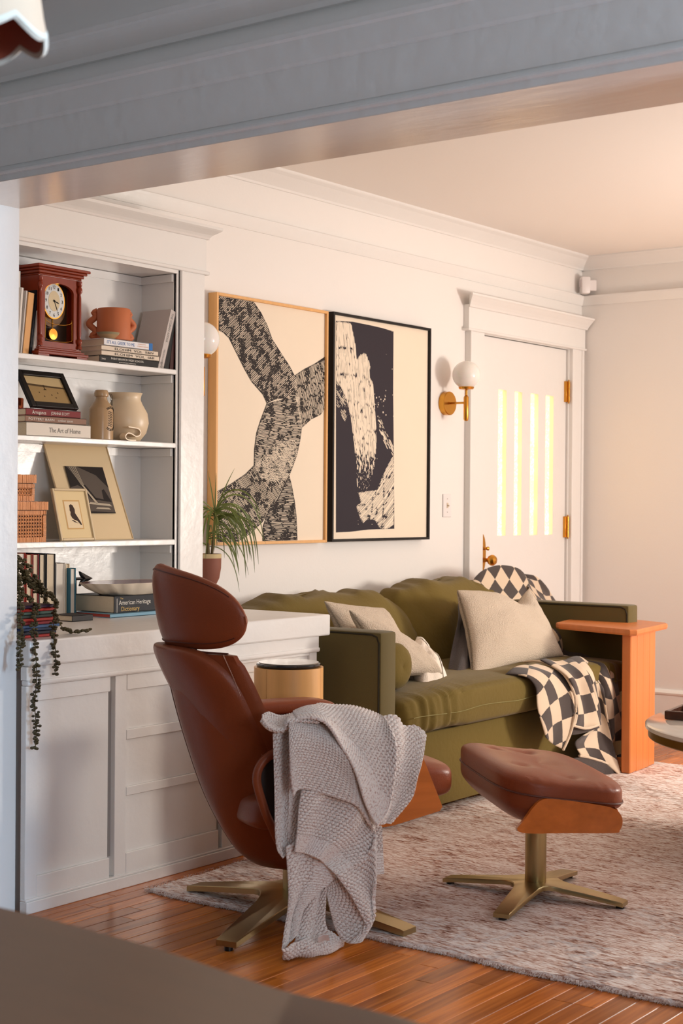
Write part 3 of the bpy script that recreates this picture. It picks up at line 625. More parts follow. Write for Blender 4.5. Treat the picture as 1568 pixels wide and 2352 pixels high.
# stack of flat books with the mug
SX = FX-.012   # spine plane on shelves
def flatbook(label, pxl, pxr, z0, z1, ypx, dp, cover, title=(), group=None, X=None, pages=None, name='book'):
    X = SX if X is None else X; y0, y1 = yy(pxl, ypx, X), yy(pxr, ypx, X)
    return book(label, flatM(X-dp/2, y0, z0), z1-z0, y1-y0, dp, cover, pages, title=title, group=group, name=name)
zs = [Z, Z+.0245, Z+.0425, Z+.0605, Z+.086]
w4 = yy(374, 840, SX)-yy(229, 840, SX)
flatbook('black yearbook at the bottom of the top-shelf stack', 229, 374, zs[0], zs[1]-.0004, 835, .16, C(26, 24, 22), [('PAINT BRANCH HIGH SCHOOL', .055, .0075, .165, INKW, 1, .004), ('BURTONSVILLE, MARYLAND', .095, .0035, .085, INKW, 1, -.007), ('VOL 36', .295, .006, .03, INKW), ('2002', .008, .006, .02, INKW)])
flatbook('cream book, lower of the two alike volumes in the top-shelf stack', 233, 365, zs[1], zs[2]-.0004, 830, .155, C(222, 206, 186), [('ELOHIM  VOL  I&II', .065, .0085, .20, INKB)])
flatbook('cream book, upper of the two alike volumes in the top-shelf stack', 233, 363, zs[2], zs[3]-.0004, 815, .155, C(222, 206, 186), [('ELOHIM  VOL  II&IV', .065, .0085, .20, INKB)])
gk = flatbook('white book with blue lettering on top of the top-shelf stack', 239, 350, zs[3], zs[4], 800, .15, C(230, 228, 228), [("IT'S ALL GREEK TO ME", .014, .0115, .138, INKBL), ('CHARLOTTE', .168, .004, .04, plain('print_orange', rgb(220, 160, 120)), 1, .005), ('HIGGINS', .168, .004, .055, plain('print_orange', rgb(220, 160, 120)), 1, -.003)])
B().box(SX-.02, yy(342, 800, SX), zs[3]-.0002, SX+.0006, yy(350, 800, SX), zs[4]+.0003).obj('blue_band', C(40, 110, 180), gk, smooth=False)
# terracotta mug with wavy handles
mz = zs[4]; mX = -3.965; mc = yy(261, 740, mX); mr_ = .077*1.24; mr_ = (yy(303, 740, mX)-yy(219, 740, mX))/2*.86; mh = zz(261, 710, mX)-mz
mr_ = .060
mg = thing('terracotta_pot', 'terracotta pot with wavy handles standing on the top-shelf book stack', 'pot', (mX, mc, mz))
b = B(); b.lathe([(mr_-.006, 0), (mr_, .004), (mr_, mh-.004), (mr_-.003, mh), (mr_-.007, mh-.003), (mr_-.008, .012), (0, .01)], (mX, mc, mz), 48); b.obj('body', TERRA, mg)
for sgn, lab in ((-1, 0), (1, 0)):
    b = B(); pts = []
    for t_ in np.linspace(0, 1, 60):
        zc = mz+.012+(mh-.02)*t_; r = mr_+.016+.012*math.sin(t_*PI*3.4+2.2)
        if t_ < .06 or t_ > .94: r = mr_-.002+(r-mr_)*min(t_, 1-t_)/.06
        pts.append((mX+(-r*.80 if sgn < 0 else r*.15), mc+(-r*.60 if sgn < 0 else r*.99), zc))
    b.tube(pts, .0115, 10); b.obj('handle', TERRA, mg)
sb = thing('small_bowl', 'tiny tan and green glazed bowl on the top-shelf book stack', 'bowl', (SX-.03, yy(248, 783, SX-.03), mz))
b = B(); b.lathe([(.018, 0), (.022, .002), (.037, .016), (.040, .024), (.037, .0245), (.032, .014), (0, .006)], (SX-.035, yy(248, 783, SX-.035), mz), 32); b.obj('bowl_body', STONE, sb)
b = B(); b.lathe([(.0375, .0165), (.0412, .0245), (.0365, .025), (.0355, .02)], (SX-.035, yy(248, 783, SX-.035), mz), 32); b.obj('glazed_rim', plain('celadon_glaze', rgb(150, 140, 110), .3), sb)
# leaning grey book and dark books at the right end
la = math.radians(-17)
XG = FX-.012
gy0 = yy(364, 820, XG); gh = (zz(388, 706, XG)-Z)/math.cos(la)-.006
book('grey hardback leaning right at the end of the top shelf', standM(XG-.07, gy0-.004, Z+.0005, la), .030, gh, .14, C(196, 186, 180), title=[('THE CUBAN AFFAIR', gh-.012, .0105, .115, INKGR, -1), ('NELSON DEMILLE', gh-.155, .008, .07, INKGR, -1)])
book('black hardback leaning behind the grey one on the top shelf', standM(XG-.068, gy0+.028, Z+.0005, la*.62), .028, gh-.02, .135, C(16, 14, 14))
book('dark red hardback at the right end of the top shelf', standM(XG-.068, gy0+.062, Z+.0005, la*.30), .022, gh-.05, .13, C(60, 20, 16))
# shelf 2 (z 1.388)
Z = 1.3883
h3 = [Z, Z+.046, Z+.068, Z+.092]
flatbook('thick white art book at the bottom of the middle-shelf stack', 61, 208, h3[0], h3[1]-.0004, 990, .165, C(226, 216, 202), [('The Art of Home', .10, .017, .145, INKGR)])
flatbook('brown book in the middle of the middle-shelf stack', 58, 198, h3[1], h3[2]-.0004, 968, .16, C(140, 104, 84), [('POTTERY BARN', .014, .008, .115, INKW), ('outdoor spaces', .145, .008, .07, INKW)])
flatbook('dark red book on top of the middle-shelf stack', 60, 185, h3[2], h3[3]-.0004, 953, .15, C(120, 22, 26), [('Arrogance', .026, .012, .062, INKW), ('JOANNA SCOTT', .11, .010, .085, INKW)])
def panelM(tl, tr, bl):   # matrix from corner points; local x right, y up, z outward
    tl, tr, bl = Vector(tl), Vector(tr), Vector(bl); xr = (tr-tl); w_ = xr.length; xr.normalize(); up = (tl-bl); h_ = up.length; up.normalize(); nn = xr.cross(up).normalized(); up = nn.cross(xr)
    return Matrix(((xr.x, up.x, nn.x, bl.x), (xr.y, up.y, nn.y, bl.y), (xr.z, up.z, nn.z, bl.z), (0, 0, 0, 1))), w_, h_
def framed(name, label, y0, y1, z0, h_, xb, xt, fm, fw, matc, th=.012, cat='picture'):
    Mx, w_, hh = panelM((xt, y0, z0+h_), (xt, y1, z0+h_), (xb, y0, z0))
    t = thing(name, label, cat, (xb, (y0+y1)/2, z0))
    for q in ((0, 0, fw, hh), (w_-fw, 0, w_, hh), (fw, 0, w_-fw, fw), (fw, hh-fw, w_-fw, hh)): B().box(q[0], q[1], 0, q[2], q[3], th, .0015, M=Mx).obj('frame_rail', fm, t, smooth=False)
    B().box(fw, fw, .001, w_-fw, hh-fw, th*.5, M=Mx).obj('mount_board', matc, t, smooth=False)
    return t, Mx, w_, hh, th*.5
fy0, fy1 = yy(50, 900, -3.95), yy(154, 900, -3.95)
t, Mx, w_, hh, zt_ = framed('framed_photograph', 'black-framed sepia photograph of a harbour leaning on the middle shelf', fy0-.004, fy1+.002, h3[3], zz(100, 857, -3.95)-h3[3], -3.905, -3.985, BLACK, .020, plain('sepia_sky', rgb(196, 172, 128)), .016)
def quads(lst, M_, m, parent, z, name):
    b_ = B()
    for q in lst: b_.add([M_ @ Vector((x_, y_, z)) for x_, y_ in q], [tuple(range(len(q)))])
    return b_.obj(name, m, parent, smooth=False)
def R4(x0, y0, x1, y1): return [(x0, y0), (x1, y0), (x1, y1), (x0, y1)]
quads([R4(.02, .02, w_-.02, hh*.62)], Mx, plain('sepia_water', rgb(160, 132, 88)), t, zt_+.0004, 'printed_water')
quads([[(.02, hh*.60), (w_-.02, hh*.56), (w_-.02, hh*.60), (w_*.5, hh*.63), (.02, hh*.66)], R4(w_*.45, hh*.5, w_*.47, hh*.64), [(w_*.42, hh*.5), (w_*.5, hh*.5), (w_*.46, hh*.545)]]+[R4(w_*a, hh*c, w_*a+.004, hh*c+.006) for a, c in ((.3, .4), (.55, .35), (.7, .42), (.62, .28), (.38, .3))], Mx, plain('sepia_dark', rgb(84, 66, 44)), t, zt_+.0008, 'printed_shore')
t = thing('copper_cup', 'small copper cup behind the black frame on the middle shelf', 'cup', (-4.03, yy(44, 920, -4.03), h3[3]-.092+.0001))
b = B(); b.lathe([(.03, 0), (.034, .02), (.036, .13), (.034, .132), (.032, .13), (.03, .01), (0, .008)], (-4.03, yy(40, 920, -4.03)-.02, Z), 28); b.obj('cup_body', mat('copper', rgb(196, 104, 66), .3, 1.), t)
# stoneware bottle
bX = -3.955; by_ = yy(232, 1000, bX); bh = zz(232, 896, bX)-Z
t = thing('stoneware_bottle', 'stoneware bottle with a dark printed stamp on the middle shelf', 'bottle', (bX, by_, Z))
b = B(); s = bh/.27; b.lathe([(.040, 0), (.043, .004), (.043, .165), (.040, .180), (.024, .208), (.020, .222), (.020, .232), (.025, .238), (.026, .252), (.022, .268), (.020, .27), (.014, .262), (0, .262)], (bX, by_, Z), 40)
b.v = [(v[0], v[1], Z+(v[2]-Z)*s) for v in b.v]; bt = b.obj('bottle_body', STONE, t)
def wrapstroke(pts, r, w, cx, cy):   # strokes on a cylinder facing +x-ish ; pts in (arc, z)
    b_ = B()
    for line in pts:
        V = []
        for k, (a, z) in enumerate(line):
            V.append(Vector((cx+(r+.0006)*math.cos(a), cy+(r+.0006)*math.sin(a), z)))
        b_.tube(V, w, 5)
    return b_
L = []
a0 = .15
for rr in (.034, .030): L.append([(a0+rr/.043*math.cos(q), Z+.075+rr*1.25*math.sin(q)) for q in np.linspace(-2.2, 2.2, 20)])
for q in range(9): L.append([(a0-.3+.07*k, Z+.05+q*.006+.002*math.sin(k)) for k in range(8)])
for q in np.linspace(-1, 1, 12): L.append([(a0+.031/.043*math.cos(q*2), Z+.075+.031*1.25*math.sin(q*2)), (a0+.034/.043*math.cos(q*2), Z+.075+.034*1.25*math.sin(q*2))])
L.append([(a0+.1*math.cos(q)*1.4, Z+.150+.012*math.sin(q)) for q in np.linspace(0, 2*PI, 14)]); L.append([(a0+.05*math.cos(q)*1.4+.1, Z+.132+.010*math.sin(q)) for q in np.linspace(0, 2*PI, 14)])
wrapstroke(L, .043, .0009, bX, by_).obj('printed_stamp', INKB, t)
# cream pitcher
pX = -3.985; py_ = yy(289, 1000, pX); ph = zz(289, 903, pX)-Z
t = thing('ceramic_pitcher', 'round cream ceramic pitcher behind the bottle on the middle shelf', 'pitcher', (pX, py_, Z))
b = B(); prof = [(.040, 0), (.052, .006), (.074, .045), (.083, .095), (.078, .145), (.060, .190), (.052, .215), (.056, .238), (.060, .246), (.057, .247), (.050, .225), (.049, .20), (.07, .14), (.07, .05), (0, .012)]
sy = ph/.247; prof = [(r*1.0, z*sy) for r, z in prof]
b.lathe(prof, (pX, py_, Z), 48, wave=lambda a, i: 1+(.22*max(0, math.cos(a+PI/2+.2))**6 if i in (7, 8, 9) else 0)); b.obj('pitcher_body', CLAY, t)
t = thing('ceramic_curl', 'small cream ribbon-curl ceramic at the pitcher foot', 'ornament', (FX-.02, yy(300, 1008, FX-.02), Z))
cyl = FX-.024
pts = [(289, 977), (300, 979), (312, 982), (317, 990), (314, 997), (306, 999), (296, 993), (287, 992), (282, 999), (286, 1006), (296, 1008), (306, 1008)]
pts = catm([(yy(q[0], q[1], cyl), zz(q[0], q[1], cyl)) for q in pts], 5, closed=False); zmin = min(p[1] for p in pts)
P = [[Vector((cyl+dx, p[0], p[1]-zmin+Z+.002)) for p in pts] for dx in (-.014, .0, .014)]
b = B(); b.sheet(P, .004); b.obj('ribbon', CLAY, t)
# shelf 3 (z 1.031)
Z = 1.0313
def rattan_box(label, px0, px1, pyt, zb, xf, cane):
    y0 = yy(px0, 1200, xf); y1 = yy(px1, 1200, xf); zt2 = zz((px0+px1)/2, pyt, xf); dp = .14
    t = thing('rattan_box', label, 'box', (xf-dp/2, (y0+y1)/2, zb), 'rattan boxes on the lowest shelf')
    h_ = zt2-zb; lid = .028
    B().box(xf-dp+.004, y0+.004, zb+.002, xf-.004, y1-.004, zt2-.004).obj('lining', RATTAND, t, smooth=False)
    b_ = B(); rr = random.Random(int(px1)); fw = .017
    def wrap(ya, yb, za, zc, vertical):   # wound strips
        if vertical:
            y = ya
            while y < yb-.001:
                w2 = min(rr.uniform(.0032, .0048), yb-y); b_.box(xf-.006, y, za, xf+rr.uniform(.000, .0016), y+w2-.0006, zc, 0); y += w2
        else:
            z = za
            while z < zc-.001:
                w2 = min(rr.uniform(.0032, .0048), zc-z); b_.box(xf-.006, ya, z, xf+rr.uniform(.000, .0016), yb, z+w2-.0006, 0); z += w2
    wrap(y0, y1, zb, zb+fw, True); wrap(y0, y1, zt2-lid-fw*.9, zt2-lid-.002, True); wrap(y0, y0+fw*.8, zb+fw, zt2-lid-fw, False); wrap(y1-fw*.8, y1, zb+fw, zt2-lid-fw, False)
    # side face -y
    y = xf-dp
    b_.box(xf-dp, y0-.002, zb, xf, y0+.003, zt2-lid-.002)
    b_.obj('wound_frame', RATTAN, t, smooth=False)
    b_ = B(); y = y0-.003
    while y < y1+.003:
        w2 = rr.uniform(.0034, .005); b_.box(xf-dp-.002, y, zt2-lid, xf+.004+rr.uniform(0, .0015), y+w2-.0005, zt2+rr.uniform(-.001, .001)); y += w2
    b_.obj('lid', RATTAN, t, smooth=False)
    b_ = B(); a0_, a1_, c0_, c1_ = y0+fw*.8, y1-fw*.8, zb+fw, zt2-lid-fw*.9; g = .0115
    y = a0_+g/2
    while y < a1_: b_.box(xf-.0045, y-.0018, c0_, xf-.0035, y-.0004, c1_); b_.box(xf-.0045, y+.0004, c0_, xf-.0035, y+.0018, c1_); y += g
    z = c0_+g/2
    while z < c1_: b_.box(xf-.0042, a0_, z-.0018, xf-.0030, a1_, z-.0004); b_.box(xf-.0042, a0_, z+.0004, xf-.0030, a1_, z+.0018); z += g
    for sg in (-1, 1):
        k = -(c1_-c0_)
        while k < (a1_-a0_):
            # clipped diagonal
            pa = []
            for tt in np.linspace(0, (c1_-c0_), 12):
                yv = k+tt
                if 0 <= yv <= a1_-a0_: pa.append((yv, tt))
            if len(pa) > 1:
                (ya_, ta), (yb_, tb) = pa[0], pa[-1]
                if sg < 0: ya_, yb_ = (a1_-a0_)-ya_, (a1_-a0_)-yb_
                b_.tube([(xf-.0028, a0_+ya_, c0_+ta), (xf-.0028, a0_+yb_, c0_+tb)], .0011, 4)
            k += g
    b_.obj('cane_panel', RATTAN, t, smooth=False)
    return zt2
zr = rattan_box('larger rattan box with cane front, lower of the two on the lowest shelf', 14, 106, 1152, Z, FX-.008, True)
rattan_box('smaller rattan box with cane front stacked on the larger one', 12, 79, 1090, zr+.002, FX-.016, True)
ly0, ly1 = yy(146, 1200, -3.93), yy(305, 1236, -3.93)
# large mounted photograph, leaning back and sideways edge foreshortened by the lean
xb_, xt_ = -3.925, -4.068
hT = zz(180, 1021, xt_)-Z
pts4 = [AX(114, 1020, xt_), AX(247, 1025, xt_), AX(300, 1236, xb_), AX(142, 1240, xb_)]
def lean_panel(label, name, TL, TR, BR, BL, xt, xb, th, zb, fm=None, fw=0., boardm=None, cat='picture'):
    y_tl, y_tr, y_br, y_bl = AX(*TL, xt).y, AX(*TR, xt).y, AX(*BR, xb).y, AX(*BL, xb).y
    ya = (y_tl+y_bl)/2; yb = (y_tr+y_br)/2; zt_ = (AX(*TL, xt).z+AX(*TR, xt).z)/2
    print(label[:20], [round(v, 3) for v in (y_tl, y_bl, y_tr, y_br)])
    return framed(name, label, ya, yb, zb+.0003, zt_-zb, xb, xt, fm, fw, boardm, th, cat)
MATB = plain('mount_beige', rgb(224, 200, 160), .8)
t, Mx, w_, hh, zt_ = lean_panel('large beige-mounted photograph of bridge cables leaning on the lowest shelf', 'mounted_photograph', (114, 1020), (247, 1025), (300, 1236), (142, 1240), -4.072, -3.93, .008, Z, MATB, .004, MATB)
ax0, ax1, az0, az1 = w_*.22, w_*.82, hh*.27, hh*.76
quads([R4(ax0, az0, ax1, az1)], Mx, plain('photo_grey', rgb(92, 82, 74)), t, zt_+.0044, 'photo_print')
def Q(u, v): return (ax0+(ax1-ax0)*u, az0+(az1-az0)*v)
quads([[Q(0, 1), Q(.06, .98), Q(.30, .62), Q(.40, .60), Q(.62, .28), Q(.45, .30), Q(.30, .55), Q(.2, .6), Q(0, .55)], [Q(.3, 1), Q(.7, 1), Q(1, 1), Q(1, .55), Q(.75, .82)], [Q(0, 0), Q(.1, .06), Q(1, .02), Q(1, 0)], [Q(.45, .36), Q(.78, .30), Q(.80, .50), Q(.86, .52), Q(.98, .24), Q(.5, .30)]], Mx, plain('photo_black', rgb(38, 32, 30)), t, zt_+.0048, 'photo_shapes')
quads([[Q(.1+.05*k, 1), Q(.115+.05*k, 1), Q(.3+.02*k, .60), Q(.29+.02*k, .60)] for k in range(4)]+[[Q(.3, .6), Q(.34, .6), Q(.60, .22), Q(.55, .2)], [Q(.35, .2), Q(.95, .15), Q(.9, .2), Q(.4, .24)], [Q(.5, .1), Q(.9, .08), Q(.85, .12), Q(.55, .13)]], Mx, plain('photo_light', rgb(186, 172, 150)), t, zt_+.0052, 'photo_lights')
SILVER = mat('pale_gilt_frame', rgb(206, 186, 150), .4, .2)
t, Mx, w_, hh, zt_ = lean_panel('small pale-gilt framed bird silhouette in front of the bridge photograph', 'framed_silhouette', (114, 1123), (195, 1125), (215, 1236), (137, 1239), -3.955, -3.905, .012, Z, SILVER, .009, plain('straw_mount', rgb(232, 208, 160)))
quads([R4(w_*.26, hh*.22, w_*.74, hh*.78)], Mx, plain('silhouette_mount_edge', rgb(212, 170, 110)), t, zt_+.0005, 'mount_line')
quads([R4(w_*.29, hh*.245, w_*.71, hh*.755)], Mx, plain('silhouette_paper', rgb(236, 214, 176)), t, zt_+.0009, 'silhouette_paper')
sil = [(.42, .68), (.47, .70), (.52, .68), (.56, .60), (.55, .53), (.60, .46), (.68, .34), (.69, .30), (.66, .30), (.58, .38), (.50, .40), (.44, .44), (.41, .50), (.43, .55), (.41, .58), (.42, .62)]
quads([[(a*w_, c*hh) for a, c in sil], [(.44*w_, .40*hh), (.5*w_, .38*hh), (.6*w_, .33*hh), (.5*w_, .355*hh), (.43*w_, .385*hh)]], Mx, plain('silhouette_brown', rgb(60, 42, 34)), t, zt_+.0013, 'silhouette')
# ---------------- counter row of books (z .775)
Z = .7753
cols = [(34, 58, 1270, C(150, 36, 24), 'red book, first of the upright row on the counter', 'c'), (60, 74, 1273, C(150, 60, 40), 'slim rust-edged book in the upright row', 0), (75, 89, 1273, C(126, 20, 34), 'crimson book in the upright row', 0),
        (90, 104, 1273, C(20, 18, 20), 'black book in the upright row, beside the crimson one', 0), (106, 127, 1272, C(30, 28, 34), 'black thick book in the upright row with cream pages', 0),
        (129, 150, 1293, C(230, 224, 214), 'white book in the upright row with its white jacket', 0), (151, 160, 1295, C(226, 208, 180), 'cream book in the upright row', 0), (161, 174, 1305, C(60, 112, 132), 'teal-covered book at the end of the upright row', 0)]
for k, (a, c, tp, cov, lab, _) in enumerate(cols):
    X = FX+.015 if k < 7 else FX+.03
    y0, y1 = yy(a, 1400, X), yy(c, 1400, X); h_ = zz((a+c)/2, tp, X)-Z
    book(lab, standM(X-.075, y0, Z), y1-y0-.0008, h_, .15, cov, plain('white_pages', rgb(226, 216, 202)) if k in (0, 5, 7) else None, spine='-x', ct=.0028)
# arrow ornament, bowl and dictionary
aX = FX-.03; ay, az = yy(178, 1329, aX), zz(190, 1329, aX)
t = thing('iron_arrow_bookend', 'dark iron arrowhead bookend poking out past the upright books', 'ornament', (aX, ay, Z))
b = B(); ye = yy(211, 1329, aX); yb_ = yy(182, 1329, aX); hA = zz(190, 1312, aX)-az
b.tube([(aX, ay-.05, az), (aX, yb_+.02, az)], .005, 8); b.box(aX-.02, ay+.0005, Z, aX-.017, ay+.012, az); b.obj('shaft', BLACKM, t)
b = B(); poly = [(ye, az), (yb_, az+hA), (yb_+.004, az+hA*.5), (yb_+.014, az), (yb_+.004, az-hA*.5), (yb_, az-hA)]
b.prism(poly, aX-.004, aX+.004, 'x'); b.add([(aX+.012, yb_+.02, az)]+[(aX+.004, p[0], p[1]) for p in poly], [(0, (i+1) % 6+1, i+1) for i in range(6)]); b.obj('arrowhead', BLACKM, t, smooth=False)
dX = -3.735
b0 = flatbook('thin blue and red book under the dictionary', 253, 372, Z, Z+.014, 1418, .17, C(120, 160, 180), X=dX+.01, pages=C(190, 80, 70))
zd = Z+.0145; zdt = zd+.058
dt = flatbook('thick black dictionary with gold and white lettering below the fluted bowl', 262, 385, zd, zdt, 1400, .20, C(18, 20, 28), [('The', .028, .006, .014, INKG, 1, .020), ('American Heritage', .022, .016, .155, INKW, 1, .006), ('Dictionary', .034, .016, .088, INKG, 1, -.016), ('|', .012, .045, .002, INKW)], X=dX)
flatbook('small black notebook between the upright books and the dictionary', 166, 213, Z, Z+.020, 1420, .10, C(50, 46, 46), X=-3.70)
wX = -3.80; wy = yy(290, 1370, wX)
t = thing('fluted_dish', 'oval white fluted dish with a dark red inside on the dictionary', 'bowl', (wX, wy, zdt))
b = B(); n_ = 88; L0 = (yy(352, 1355, wX)-yy(184, 1355, wX))/2+.02
def dish(prof, nn, flute): 
    b_ = B(); vs = []; fs = []
    for r, z, fl in prof:
        for k in range(nn):
            a = 2*PI*k/nn; w3 = 1+fl*abs(math.sin(a*9)); vs.append((wX+r*.11*w3*math.cos(a), wy+.012+r*L0*w3*math.sin(a), zdt+z))
    for i in range(len(prof)-1):
        for k in range(nn): fs.append((i*nn+k, i*nn+(k+1) % nn, (i+1)*nn+(k+1) % nn, (i+1)*nn+k))
    fs.append(tuple(range(nn))[::-1]); fs.append(tuple((len(prof)-1)*nn+k for k in range(nn))); return b_.add(vs, fs)
dish([(.62, 0, 0), (.66, .004, .02), (.86, .022, .05), (.985, .040, .07), (1.0, .043, .07), (.97, .042, .07)], 88, 1).obj('dish_body', mat('white_glaze', rgb(226, 212, 192), .2), t)
dish([(.97, .0425, .07), (.9, .034, .06), (.7, .014, .03), (.6, .010, 0)], 88, 1).obj('glazed_inside', mat('oxblood_glaze', rgb(110, 26, 18), .2), t)
# magazines stack at the near end with a trailing succulent
mcols = [(180, 40, 36), (30, 30, 50), (40, 60, 96), (60, 90, 130), (140, 30, 40), (176, 46, 34), (40, 60, 54), (70, 100, 90), (176, 40, 30), (60, 40, 60)]
mnames = ['red magazine at the bottom', 'dark navy magazine second from the bottom', 'deep blue magazine third from the bottom', 'steel blue magazine fourth from the bottom', 'wine red magazine in the middle', 'bright red magazine above the wine red one', 'dark green magazine', 'sage green magazine', 'red magazine third from the top', 'plum magazine on top']
mnames[8] = 'red magazine just below the plum one'
zm = Z; rs2 = random.Random(4)
for k, c in enumerate(mcols):
    th = .0095; x1 = -3.345+rs2.uniform(-.012, .004); y1 = 3.118-(k*.0022)+rs2.uniform(-.008, .006)
    book(mnames[k]+' of the stack under the trailing succulent', flatM(x1-.11, 2.966, zm), th-.0006, y1-2.966, .22, C(*c), plain('white_pages', rgb(226, 216, 202)), title=[('MAGAZINE' if False else 'VOL %d' % (k+1), .03, .004, .02, INKW)] if False else (), name='magazine', ct=.0012)
    zm += th
# trailing succulent (string of pearls kind)
pt = thing('trailing_succulent', 'trailing bead-leaved succulent spilling over the magazines and counter edge', 'plant', (-3.42, 3.02, zm))
b = B(); b.lathe([(.036, 0), (.045, .02), (.05, .075), (.047, .078), (.044, .07), (0, .068)], (-3.50, 3.00, zm), 28); b.obj('plant_pot', plain('charcoal_pot', rgb(60, 54, 50)), pt)
rv = random.Random(11)
def vine(pts, dens=1.0, r0=.0075):
    P_ = catm([tuple(p) for p in pts], 8, closed=False); s_ = B(); s_.tube(P_[::2], .0014, 5); s_.obj('stem', STEM, pt)
    lf = B(); acc = 0
    for i in range(1, len(P_)):
        a, c = Vector(P_[i-1]), Vector(P_[i]); acc += (c-a).length*dens
        while acc > .0042:
            acc -= .0042; an = rv.uniform(0, 2*PI); d = Vector((math.cos(an), math.sin(an), rv.uniform(-.3, .8))).normalized(); q = a.lerp(c, rv.random())+d*rv.uniform(.005, .0105)
            lf.ball(q, rv.uniform(.8, 1.15)*r0*.8, 6, (1, 1, .75))
    lf.obj('leaves', PEARL, pt, kind='stuff')
XE = -3.272
vine([(-3.5, 3.0, zm+.07), (-3.46, 3.0, zm+.10), (-3.42, 3.0, zm+.09), (-3.38, 3.01, zm+.03), (-3.34, 3.02, zm+.0), AX(78, 1440, -3.30), AX(82, 1500, XE), AX(84, 1560, XE), AX(80, 1620, XE), AX(84, 1680, XE), AX(80, 1722, XE)], 1.15)
vine([(-3.5, 3.0, zm+.07), (-3.45, 3.02, zm+.09), (-3.40, 3.06, zm+.06), (-3.34, 3.09, zm+.01), AX(122, 1450, -3.295), AX(128, 1500, XE), AX(126, 1550, XE)], 1.2)
vine([(-3.5, 3.0, zm+.07), (-3.46, 2.98, zm+.11), (-3.41, 2.975, zm+.13), (-3.36, 2.975, zm+.06), AX(48, 1450, -3.30), AX(47, 1490, XE), AX(44, 1540, XE)], 1.2)
vine([(-3.5, 3.0, zm+.07), (-3.44, 3.03, zm+.08), (-3.40, 3.08, zm+.04), (-3.38, 3.13, zm-.04), (-3.36, 3.16, Z+.010), (-3.34, 3.20, Z+.008), (-3.33, 3.225, Z+.01)], 1.1)
for k in range(7): vine([(-3.5, 3.0, zm+.07), (-3.47, 2.99+rv.uniform(-.02, .02), zm+.10+rv.uniform(0, .05)), (-3.42, 2.99+rv.uniform(-.03, .06), zm+.08+rv.uniform(0, .06)), (-3.37, 3.01+rv.uniform(-.04, .09), zm+.03+rv.uniform(-.02, .04))], 1.2)
# dracaena in a rust pot on a small wall shelf beside the bookcase
pc = Vector((-3.975, 4.475, .845))
t = thing('wall_bracket', 'small white wall bracket behind the bookcase carrying the rust pot', 'bracket', (WX, 4.475, .825))
B().box(WX+.001, 4.44, .832, -3.935, 4.51, .844, .002).obj('ledge', PAINT, t, smooth=False)
B().prism([(WX+.002, .832), (-3.96, .832), (WX+.002, .785)], 4.47, 4.48, 'y').obj('brace', PAINT, t, smooth=False)
t = thing('potted_dracaena', 'slender-leaved green plant in a rust-brown pot right of the bookcase', 'plant', pc)
b = B(); b.lathe([(.020, 0), (.034, .006), (.046, .030), (.0525, .070), (.0535, .122), (.052, .124), (.049, .12), (.048, .108), (0, .106)], pc, 40); b.obj('plant_pot', POT, t)
b = B(); b.lathe([(.0535, .108), (.054, .122), (.0525, .125), (.0515, .122), (.0515, .112)], pc, 40); b.obj('bare_rim', plain('pot_cream_rim', rgb(206, 184, 140)), t)
b = B(); b.lathe([(.048, .108), (.02, .113), (0, .112)], pc, 24); b.obj('soil', plain('soil', rgb(60, 44, 30)), t)
b = B(); b.tube([pc+Vector((0, 0, .10)), pc+Vector((.004, -.004, .14)), pc+Vector((0, 0, .165))], [.010, .008, .006], 8); b.tube([pc+Vector((.01, .01, .10)), pc+Vector((.012, .022, .2)), pc+Vector((.01, .03, .285))], [.006, .005, .004], 8); b.obj('trunk', STEM, t)
rl = random.Random(21)
def leaf(p0, d, L, droop, w):
    N = 12; pts = []; p = Vector(p0); dd = Vector(d).normalized()
    for k in range(N+1):
        pts.append(p.copy()); p = p+dd*(L/N); dd = (dd+Vector((0, 0, -droop/N))).normalized()
    P_ = []
    for k, q in enumerate(pts):
        tq = (pts[min(k+1, N)]-pts[max(k-1, 0)]).normalized(); sd = tq.cross(Vector((.6, -.5, .62))).normalized(); ww = w*(math.sin(PI*min(1, (k+1.2)/(N+1.2)))**.5)*(1-.5*k/N)*.5
        P_.append([q-sd*ww, q+tq.cross(sd)*ww*.35, q+sd*ww])
    bb = B(); bb.sheet(P_, .0006); bb.obj('leaf', LEAFG, t)
for k in range(44):
    top = pc+Vector((.010, .030, .285)) if k % 5 else pc+Vector((0, 0, .165+rl.uniform(0, .06)))
    an = rl.uniform(0, 2*PI); up_ = rl.uniform(-.1, 1.1)
    d = Vector((math.cos(an)*.9, math.sin(an)*1.1+.25, up_)); 
    if top.x+d.normalized().x*.16 < WX+.03: d.x = abs(d.x)*.4
    leaf(top+Vector((0, 0, rl.uniform(-.05, .01))), d, rl.uniform(.15, .30), rl.uniform(2.0, 4.2), rl.uniform(.006, .010))
for q in ((480, 1080), (496, 1085), (532, 1070)):
    e_ = AX(q[0], q[1], -3.96); p_ = pc+Vector((.01, .03, .28)); leaf(p_, e_-p_, (e_-p_).length, .4, .006)
for q in ((545, 1315), (580, 1290), (593, 1260), (570, 1285), (520, 1300), (596, 1190), (556, 1240)):
    e_ = AX(q[0], q[1], -3.93); p_ = pc+Vector((.01, .03, .275)); v = e_-p_; leaf(p_, Vector((v.x*.5+.02, v.y, abs(v.z)*.9+.05)), v.length*1.5, 4.6, .010)
